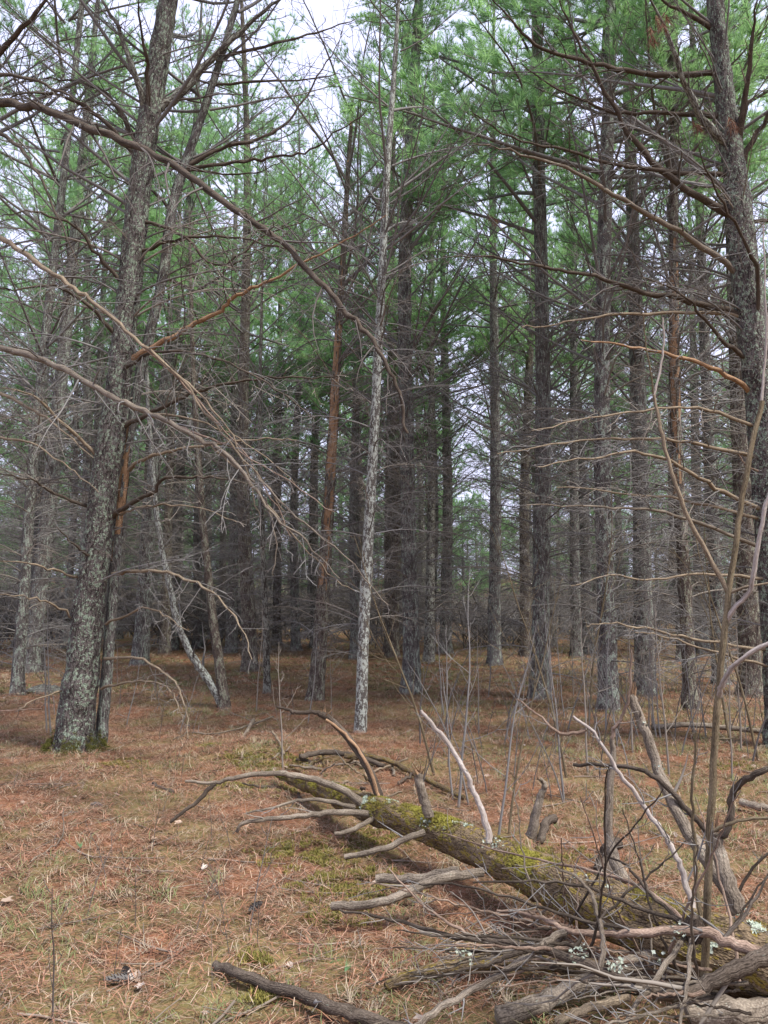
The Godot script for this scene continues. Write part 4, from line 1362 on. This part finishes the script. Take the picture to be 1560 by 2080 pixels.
		if patch + r.randf_range(-0.35, 0.35) > 0.12:
			mx.append(standing_on(p, dd, r.randf_range(0.35, 0.95), r))
			mt.append(Color(0.18, 0.155, 0.035).lerp(Color(0.33, 0.30, 0.058), clampf(patch * 2.0 + r.randf_range(-0.3, 0.3), 0, 1)))
		elif shape_noise.get_noise_3d(p.x * 5.0 - 7.0, p.y * 5.0, p.z * 5.0) > 0.42:
			lx.append(standing_on(p, dd, r.randf_range(0.5, 1.1), r))
			lt.append(Color(0.32, 0.37, 0.27).lerp(Color(0.48, 0.52, 0.42), r.randf()))
	scatter("moss", moss_tuft_mesh(), mx, mt, t)
	for q in [[862, 1670, d5, 26], [946, 1570, d48 + 0.12, 8], [992, 1716, d48, 16], [1180, 1790, d43 - 0.05, 26], [1010, 1712, d48, 14], [1300, 1470, d38 + 0.7, 12], [1340, 1560, d38 + 0.6, 16], [1250, 1962, d38 - 0.5, 22], [1175, 1938, d38 - 0.45, 20], [1410, 1890, d38 - 0.4, 18], [1180, 1952, d38 - 0.45, 14], [1345, 1950, d38 - 0.5, 8], [1370, 1892, d38 - 0.45, 12], [940, 1945, d38 - 0.3, 14], [1500, 1852, d38, 18]]:
		for k in q[3]:
			lx.append(standing_on(at(q[0], q[1], q[2]) - base + ball(r) * Vector3(0.03, 0.025, 0.025), (Vector3.UP + ball(r) * 0.8).normalized(), r.randf_range(0.35, 0.75), r))
			lt.append(Color(0.27, 0.31, 0.23).lerp(Color(0.42, 0.45, 0.37), r.randf()))
	scatter("lichen", lichen_flake_mesh(), lx, lt, t)


func lying(called: String, label: String, rows: Array, r0: float, r1: float, mat: Material, s: int, tw := 0.0, cat := "branch") -> Node3D:
	var first: Vector3 = over(rows[0][0], rows[0][1], rows[0][2])
	first.y += land(first.x, first.z)
	var t := thing(called, label, cat, Vector3(first.x, land(first.x, first.z), first.z))
	var pts := []
	for q in rows:
		var p := over(q[0], q[1], q[2])
		p = over(q[0], q[1], q[2] + land(p.x, p.z))
		pts.append(p)
	limb(t, "wood", pts, r0, r1, mat, s, {"twigs": tw > 0.0, "dens": [3.0 * tw, 4.0], "ratio": [0.3, 0.45], "thin": 0.0014, "roll": 1.2, "bend": Vector3(0, 0.1, 0), "sides": 10, "knots": 0.14, "jit": 0.006, "twig_mat": M.twig_grey})
	return t


func loose_wood() -> void:
	lying("fallen_branch", "thick dark rotting branch lying in the grass at the bottom", [[438, 1960, 0.03], [500, 1985, 0.045], [560, 2006, 0.05], [640, 2032, 0.055], [700, 2056, 0.05], [790, 2085, 0.04], [880, 2110, 0.03]], 0.019, 0.026, M.stick_dark, 1701, 0.5)
	lying("fallen_branch", "thick mossy pole lying under the tangle of twigs", [[1215, 1975, 0.07], [1150, 1958, 0.07], [1060, 1952, 0.07], [980, 1957, 0.065], [900, 1966, 0.06], [840, 1982, 0.05], [785, 2003, 0.04]], 0.042, 0.018, M.log, 1702)
	lying("fallen_branch", "pale broken pole angled below the log near the bottom", [[1360, 1930, 0.16], [1270, 1962, 0.12], [1180, 2002, 0.08], [1100, 2036, 0.06], [1010, 2066, 0.04]], 0.026, 0.036, M.stick, 1703)
	lying("fallen_branch", "thick horizontal pole crossing the bottom right corner", [[1395, 2052, 0.12], [1480, 2056, 0.11], [1570, 2054, 0.1], [1720, 2050, 0.1]], 0.042, 0.05, M.stick, 1704)
	lying("fallen_branch", "short bent tan stick near the bottom below the pale pole", [[1280, 2026, 0.05], [1230, 2036, 0.05], [1180, 2055, 0.04], [1130, 2078, 0.03]], 0.016, 0.016, M.wood_tan, 1705, 0.6)
	lying("fallen_branch", "short grey stick leaning on the needle mound", [[515, 1463, 0.12], [505, 1480, 0.06], [490, 1503, 0.02]], 0.022, 0.019, M.stick, 1706)
	lying("fallen_branch", "long thin stick lying across the needle mound", [[555, 1456, 0.05], [500, 1475, 0.05], [440, 1490, 0.03], [390, 1488, 0.03]], 0.012, 0.007, M.stick, 1707, 0.6)
	lying("fallen_branch", "thin pale stick at the left end of the fallen tree", [[553, 1486, 0.10], [566, 1505, 0.06], [577, 1532, 0.03]], 0.014, 0.010, M.wood_tan, 1708)
	lying("fallen_branch", "mossy dark pole lying behind the fallen log", [[700, 1535, 0.06], [770, 1540, 0.07], [830, 1565, 0.06], [880, 1590, 0.05], [940, 1620, 0.04]], 0.026, 0.022, M.log, 1709, 0.4)
	lying("fallen_branch", "dark branch lying beyond the upright broken limb", [[610, 1537, 0.05], [660, 1528, 0.06], [720, 1534, 0.06], [780, 1556, 0.05]], 0.026, 0.022, M.stick_dark, 1710, 0.6)
	lying("fallen_branch", "fallen pole lying across the needles in the right middle distance", [[1325, 1478, 0.06], [1400, 1472, 0.07], [1480, 1478, 0.07], [1580, 1490, 0.06]], 0.03, 0.025, M.stick, 1711, 0.4)
	lying("fallen_branch", "thin white stick on the needles left of the large speckled pine", [[0, 1445, 0.03], [40, 1442, 0.03], [85, 1440, 0.03]], 0.012, 0.010, M.stick_pink, 1712)
	lying("fallen_branch", "short thin stick in front of the large speckled pine", [[310, 1590, 0.04], [330, 1600, 0.03], [352, 1610, 0.02]], 0.010, 0.012, M.stick_dark, 1713, 1.0)
	lying("fallen_branch", "grey forked twig lying in the grass at the left", [[62, 1750, 0.02], [100, 1725, 0.03], [125, 1700, 0.05], [130, 1640, 0.08]], 0.006, 0.003, M.stick, 1714, 1.0)
	lying("fallen_branch", "pale stick half buried in the grass at the right edge", [[1505, 1630, 0.05], [1540, 1638, 0.05], [1590, 1650, 0.04]], 0.03, 0.026, M.stick, 1715)
	lying("rotten_stump", "dark rotten splintered stump behind the fallen log", [[1222, 1770, 0.02], [1228, 1740, 0.08], [1236, 1722, 0.13], [1262, 1712, 0.16]], 0.05, 0.03, M.stick_dark, 1716, 0.0, "stump")
	lying("rotten_stump", "dark curled piece of rotten wood beside the pale stub", [[1098, 1710, 0.02], [1104, 1685, 0.07], [1112, 1668, 0.10], [1128, 1664, 0.10]], 0.025, 0.03, M.stick_dark, 1717, 0.0, "stump")
	var r := rnd(1730)
	for i in 22:
		var c := foot(r.randf_range(540, 900), 1560.0)
		c = foot(seen_at(c).x, lerpf(1535.0, 1640.0, r.randf()) + (seen_at(c).x - 540.0) * 0.12)
		var a := r.randf() * TAU
		var l := r.randf_range(0.12, 0.38)
		var d := Vector3(cos(a), 0, sin(a)) * l
		var h := r.randf_range(0.02, 0.16)
		var t := thing("broken_stick", "short broken stick heaped around the far end of the log", "stick", Vector3(c.x, land(c.x, c.z), c.z), "sticks heaped at the log's far end")
		var p0 := Vector3(c.x, land(c.x, c.z) + 0.012, c.z)
		limb(t, "wood", [p0, p0 + d * 0.5 + Vector3(0, h * 0.5, 0), p0 + d + Vector3(0, h, 0)], r.randf_range(0.007, 0.018), r.randf_range(0.005, 0.012), [M.stick, M.stick_dark, M.wood_tan, M.log][i % 4], 1740 + i, {"twigs": i % 3 == 0, "dens": [5.0], "ratio": [0.4], "jit": 0.01, "knots": 0.2})
	# a grey lichen-covered stone beyond the large pine
	var b := Builder.new()
	var sides := 22
	for i in 11:
		var v := PI * i / 10.0
		for k in sides + 1:
			var a := TAU * (k % sides) / sides
			var d := Vector3(sin(v) * cos(a), cos(v), sin(v) * sin(a))
			var q := 1.0 + 0.35 * shape_noise.get_noise_3dv(d * 1.4 + Vector3(3, 3, 3))
			b.v.append(d * q * Vector3(0.27, 0.11, 0.2))
			b.n.append(d)
			b.uv.append(Vector2(2.0 * k / sides, v))
	for i in 10:
		for k in sides:
			var a := i * (sides + 1) + k
			b.idx.append_array([a, a + sides + 1, a + 1, a + 1, a + sides + 1, a + sides + 2])
	b.smooth_normals()
	if b.n[60].dot(b.v[60]) < 0.0:
		b.idx.reverse()
		b.smooth_normals()
	var p := foot(92, 1408)
	var st := part("stone", made(b, M.dark), self, Transform3D(Basis(), p + Vector3(0, 0.02, 0)))
	tag(st, "grey lichen-covered stone lying left of the large speckled pine", "stone")


func sapling_mesh(s: int, tall: float, thick: float, mat: Material) -> ArrayMesh:
	var r := rnd(s)
	var b := Builder.new()
	var pts := twig_path(Vector3(0, -0.03, 0), Vector3(r.randf_range(-0.15, 0.15), 1, r.randf_range(-0.15, 0.15)).normalized(), tall, 9, Vector3(r.randf_range(-0.3, 0.3), 0.2, r.randf_range(-0.3, 0.3)), 0.09, r)
	b.tube(pts, taper(pts.size(), thick, 0.0018), 6, 1.0, 1.5)
	var o := {"dens": [8.0, 7.0], "t0": 0.2, "roll": 3.0, "ratio": [0.36, 0.45], "bend": Vector3(0, 0.5, 0), "jit": 0.16, "thin": 0.0021, "shortest": 0.06}
	spray(b, pts, thick * 0.8, 0.002, 0, r, o, [])
	return made(b, mat)


func brush() -> void:
	var kinds := []
	for i in 7:
		kinds.append(sapling_mesh(1800 + i, [1.5, 1.1, 1.9, 0.8, 2.3, 1.3, 0.6][i], [0.010, 0.008, 0.012, 0.0055, 0.013, 0.009, 0.0045][i], [M.twig_grey, M.twig, M.twig_grey, M.twig_brown, M.stem, M.twig_tan, M.twig_brown][i]))
	var named := [
		["thin grey lichened sapling behind the broken stub on the log", Vector2(882, 1575), 4, 1.0, -0.25],
		["thin dark forked sapling behind the bleached curved branch", Vector2(932, 1640), 2, 1.0, 0.2],
		["bent dark sapling with a mossy foot behind the log", Vector2(1034, 1696), 4, 0.8, 0.15],
		["straight thin brown sapling between the curved branch and the pale stub", Vector2(1012, 1702), 2, 0.8, 0.06],
		["crooked pale grey sapling with curled twigs in the right middle distance", Vector2(1150, 1580), 4, 1.0, -0.2],
		["slender upright grey sapling in front of the straight dark pine", Vector2(1195, 1470), 4, 1.3, 0.08],
		["slim dark leaning sapling left of the thick right-edge trunk", Vector2(1490, 1530), 4, 1.1, -0.12],
		["thin grey leaning sapling at the right edge of the needle floor", Vector2(1540, 1545), 4, 1.1, -0.15],
		["thin dark weed stem standing alone in the left foreground grass", Vector2(108, 2075), 3, 0.75, 0.05],
		["thin dark weed stem rising from the grass above the rotting branch", Vector2(505, 1895), 6, 0.9, 0.1],
		["tall thin stem in front of the left end of the fallen tree", Vector2(575, 1570), 5, 0.9, 0.0],
		["bare twiggy sapling left of the slim lichen-dotted tree", Vector2(625, 1470), 1, 1.2, 0.0],
	]
	for i in named.size():
		var q: Array = named[i]
		var p := foot(q[1].x, q[1].y)
		var t := part("sapling", kinds[q[2]], self, Transform3D(Basis(Vector3(0, 0, 1), -q[4]) * Basis(Vector3.UP, i * 1.7).scaled(Vector3.ONE * q[3]), p))
		tag(t, q[0], "sapling")
	var r := rnd(95)
	for i in 102:
		var px := r.randf_range(830, 1560) if i < 90 else r.randf_range(60, 700)
		var py := r.randf_range(1400, 1640) if i < 90 else r.randf_range(1395, 1520)
		if px > 1150 and py > 1600:
			py -= 120
		var p := foot(px, py)
		var t := part("sapling", kinds[[0, 1, 3, 5, 6, 3, 1][r.randi() % 7]], self, Transform3D(Basis(Vector3.UP, r.randf() * TAU).scaled(Vector3.ONE * r.randf_range(0.7, 1.25)), p))
		if i < 90:
			tag(t, "thin bare sapling in the brush behind the " + ("curved bleached branch" if px < 1000.0 else ("pale broken stub" if px < 1180.0 else ("upright broken branch" if px < 1340.0 else "leaning broken pole"))), "sapling", "brush behind the log")
		else:
			tag(t, "thin bare seedling on the open needle floor at the left", "sapling", "seedlings on the left floor")
	for i in 26:
		var px := r.randf_range(20, 900)
		var py := r.randf_range(1560, 2060)
		if px > 560.0 and py < 1900.0:
			px -= 420.0
		var p := foot(px, py)
		var t := part("weed_stem", kinds[6 if i % 2 else 3], self, Transform3D(Basis(Vector3.UP, r.randf() * TAU).scaled(Vector3.ONE * r.randf_range(0.22, 0.5)), p))
		tag(t, "short thin dark weed stem standing in the foreground grass", "weed", "weed stems in the foreground grass")


func near_shrub() -> void:
	var base := Vector3(1.06, 0, -2.62)
	base.y = land(base.x, base.z)
	var t := thing("young_tree", "thin olive-grey young tree stem rising through the right foreground", "tree", base)
	var d := 2.75
	limb(t, "stem", [base - Vector3(0, 0.05, 0), [1432, 2040, d], [1436, 1850, d], [1442, 1690, d + 0.01], [1452, 1520, d + 0.02], [1464, 1360, d + 0.04], [1480, 1205, d + 0.07], [1500, 1060, d + 0.1], [1522, 930, d + 0.13], [1548, 815, d + 0.17]], 0.0155, 0.009, M.stem, 1901, {"twigs": false, "sides": 14, "jit": 0.0025, "knots": 0.03})
	limb(t, "shoot", [[1546, 822, d + 0.17], [1556, 700, d + 0.2], [1553, 560, d + 0.22], [1550, 455, d + 0.24]], 0.006, 0.0025, M.bleached, 1902, {"twigs": false, "jit": 0.002})
	limb(t, "branch", [[1480, 1205, d + 0.07], [1440, 1130, d + 0.1], [1402, 1060, d + 0.12], [1375, 990, d + 0.14], [1358, 938, d + 0.16], [1342, 870, d + 0.18], [1328, 802, d + 0.2]], 0.0095, 0.006, M.wood_tan, 1903, {"twigs": false, "jit": 0.002})
	limb(t, "branch", [[1328, 803, d + 0.2], [1342, 745, d + 0.22], [1349, 690, d + 0.24], [1346, 645, d + 0.25]], 0.0055, 0.003, M.bleached, 1904, {"twigs": false, "jit": 0.002})
	limb(t, "branch", [[1328, 803, d + 0.2], [1322, 760, d + 0.2], [1312, 700, d + 0.22], [1306, 640, d + 0.22]], 0.004, 0.002, M.stem, 1905, {"twigs": false, "jit": 0.002})
	limb(t, "branch", [[1462, 1415, d + 0.03], [1466, 1392, d], [1485, 1358, d - 0.03], [1520, 1330, d - 0.06], [1580, 1296, d - 0.1]], 0.010, 0.008, M.bleached, 1906, {"twigs": false, "jit": 0.002})
	limb(t, "branch", [[1476, 1262, d + 0.06], [1490, 1238, d + 0.04], [1520, 1205, d + 0.02], [1530, 1170, d], [1545, 1080, d], [1560, 1010, d], [1580, 960, d]], 0.009, 0.007, M.bleached, 1907, {"twigs": false, "jit": 0.002})
	limb(t, "branch", [[1481, 1204, d + 0.07], [1520, 1192, d + 0.02], [1580, 1182, d]], 0.006, 0.004, M.wood_tan, 1908, {"twigs": false, "jit": 0.002})
	limb(t, "twig", [[1540, 957, d + 0.14], [1515, 945, d + 0.13], [1500, 922, d + 0.12]], 0.004, 0.002, M.stick_pink, 1909, {"twigs": false, "jit": 0.001})
	limb(t, "twig", [[1447, 1688, d], [1500, 1668, d - 0.05], [1570, 1660, d - 0.1]], 0.007, 0.005, M.stem, 1910, {"twigs": false, "jit": 0.002})
	limb(t, "twig", [[1460, 1500, d], [1485, 1500, d - 0.02], [1505, 1492, d - 0.04]], 0.0035, 0.0015, M.stem, 1911, {"twigs": false, "jit": 0.001})


func small_things() -> void:
	var r := rnd(99)
	# fresh green needle sprigs dropped on the floor
	for q in [["fresh green pine needle sprig lying below the tangle of twigs", Vector2(668, 1972), 0.3], ["second small green needle sprig just right of the larger one", Vector2(700, 1990), 1.2], ["green pine sprig lying in the left foreground grass", Vector2(163, 1732), 2.0]]:
		var b := Builder.new()
		for k in 26:
			var a := r.randf_range(-0.35, 0.35)
			var d := Vector3(cos(a), r.randf_range(0.02, 0.3), sin(a)).normalized()
			b.blade(Vector3(0, 0.015, 0), Vector3(0, 0.015, 0) + d * r.randf_range(0.06, 0.1), Vector3(-sin(a), 0.3, cos(a)).normalized() * 0.0016, Vector3.UP)
		var o := part("needle_sprig", made(b, M.needles), self, Transform3D(Basis(Vector3.UP, q[2]), foot(q[1].x, q[1].y) + Vector3(0, 0.015, 0)))
		tag(o, q[0], "sprig")
	# cones
	for q in [["open brown pine cone in the grass left of the fallen log", Vector2(519, 1852)], ["dark pine cone in the bottom left grass", Vector2(238, 2002)], ["small dark pine cone near the large speckled pine", Vector2(196, 1642)], ["pine cone half hidden in the grass at the lower left", Vector2(255, 1990)]]:
		var b := Builder.new()
		b.tube(PackedVector3Array([Vector3(-0.05, 0.022, 0), Vector3(-0.02, 0.024, 0), Vector3(0.03, 0.022, 0), Vector3(0.055, 0.02, 0)]), PackedFloat32Array([0.006, 0.011, 0.009, 0.003]), 7)
		for k in 54:
			var u := k / 54.0
			var a := k * 2.4
			var c := Vector3(lerpf(-0.05, 0.05, u), 0.023, 0)
			var wide := 0.026 * sin(PI * (0.15 + 0.8 * u))
			var d := Vector3(0.35, cos(a), sin(a)).normalized()
			b.bent_blade(c, c + d * wide * 0.6, c + d * wide + Vector3(0.006, 0, 0), Vector3(0, -sin(a), cos(a)) * 0.0075)
		var o := part("pine_cone", made(b, M.twig), self, Transform3D(Basis(Vector3.UP, r.randf() * TAU), foot(q[1].x, q[1].y) + Vector3(0, 0.004, 0)))
		tag(o, q[0], "pine cone")
	# moss cushions on the floor near the log
	var xfs := []
	var tints := []
	for q in [[640, 1740, 0.30, 900], [720, 1800, 0.26, 900], [560, 1545, 0.34, 500], [500, 1535, 0.2, 250], [690, 1870, 0.14, 300], [470, 1600, 0.12, 150], [430, 1517, 0.1, 120], [760, 1705, 0.2, 350], [1110, 1745, 0.25, 350], [530, 1955, 0.07, 120], [545, 2035, 0.07, 120], [1490, 1560, 0.2, 100], [250, 1552, 0.2, 200], [560, 1610, 0.2, 200]]:
		var c := foot(q[0], q[1])
		for k in q[3]:
			var p := c + Vector3(r.randfn(0, q[2] * 0.55), 0, r.randfn(0, q[2] * 0.5))
			if shape_noise.get_noise_2d(p.x * 5.0, p.z * 5.0) < -0.05:
				continue
			p.y = land(p.x, p.z) + 0.012
			xfs.append(standing_on(p, Vector3.UP, r.randf_range(0.8, 1.7), r))
			tints.append(Color(0.13, 0.122, 0.03).lerp(Color(0.25, 0.215, 0.055), r.randf()))
	var o := scatter("moss", moss_tuft_mesh(), xfs, tints, self)
	tag(o, "yellow-green moss patches on the floor beside the fallen log", "moss", "", "stuff")


# ---------------------------------------------------------------- scene
func _ready() -> void:
	var cam := Camera3D.new()
	cam.name = "camera"
	cam.position = CAM
	cam.basis = cam_basis
	cam.fov = rad_to_deg(2.0 * atan(1040.0 / FOCAL))
	cam.near = 0.05
	cam.far = 900.0
	add_child(cam)
	var env := Environment.new()
	env.background_mode = Environment.BG_SKY
	var sky := Sky.new()
	var sm := ProceduralSkyMaterial.new()
	sm.sky_top_color = Color(0.80, 0.82, 0.95)
	sm.sky_horizon_color = Color(0.84, 0.85, 0.95)
	sm.sky_curve = 0.2
	sm.ground_bottom_color = Color(0.30, 0.26, 0.22)
	sm.ground_horizon_color = Color(0.5, 0.48, 0.45)
	sm.sun_angle_max = 1.0
	sky.sky_material = sm
	env.sky = sky
	env.background_energy_multiplier = 0.62
	env.tonemap_mode = Environment.TONE_MAPPER_LINEAR
	env.tonemap_exposure = 2.95
	env.sdfgi_enabled = true
	env.ssao_enabled = true
	env.ssil_enabled = true
	var we := WorldEnvironment.new()
	we.name = "environment"
	we.environment = env
	add_child(we)
	var sun := DirectionalLight3D.new()
	sun.name = "sun"
	sun.light_color = Color(1.0, 0.985, 0.965)
	sun.light_energy = 0.7
	sun.light_angular_distance = 9.0
	sun.shadow_enabled = true
	sun.look_at_from_position(Vector3(0.50, 0.95, 0.38) * 30.0, Vector3.ZERO)
	add_child(sun)

	ground_low.seed = 3
	ground_low.frequency = 0.12
	ground_mid.seed = 4
	ground_mid.frequency = 0.7
	shape_noise.seed = 8
	shape_noise.frequency = 1.0
	shape_noise.fractal_octaves = 3
	materials()
	prepare_variants()
	prepare_sets()
	build_ground()
	hero_left()
	hero_far_left()
	hero_right()
	middle_trees()
	far_trees()
	thicket()
	fallen_tree()
	loose_wood()
	near_shrub()
	brush()
	small_things()
	build_floor_cover()
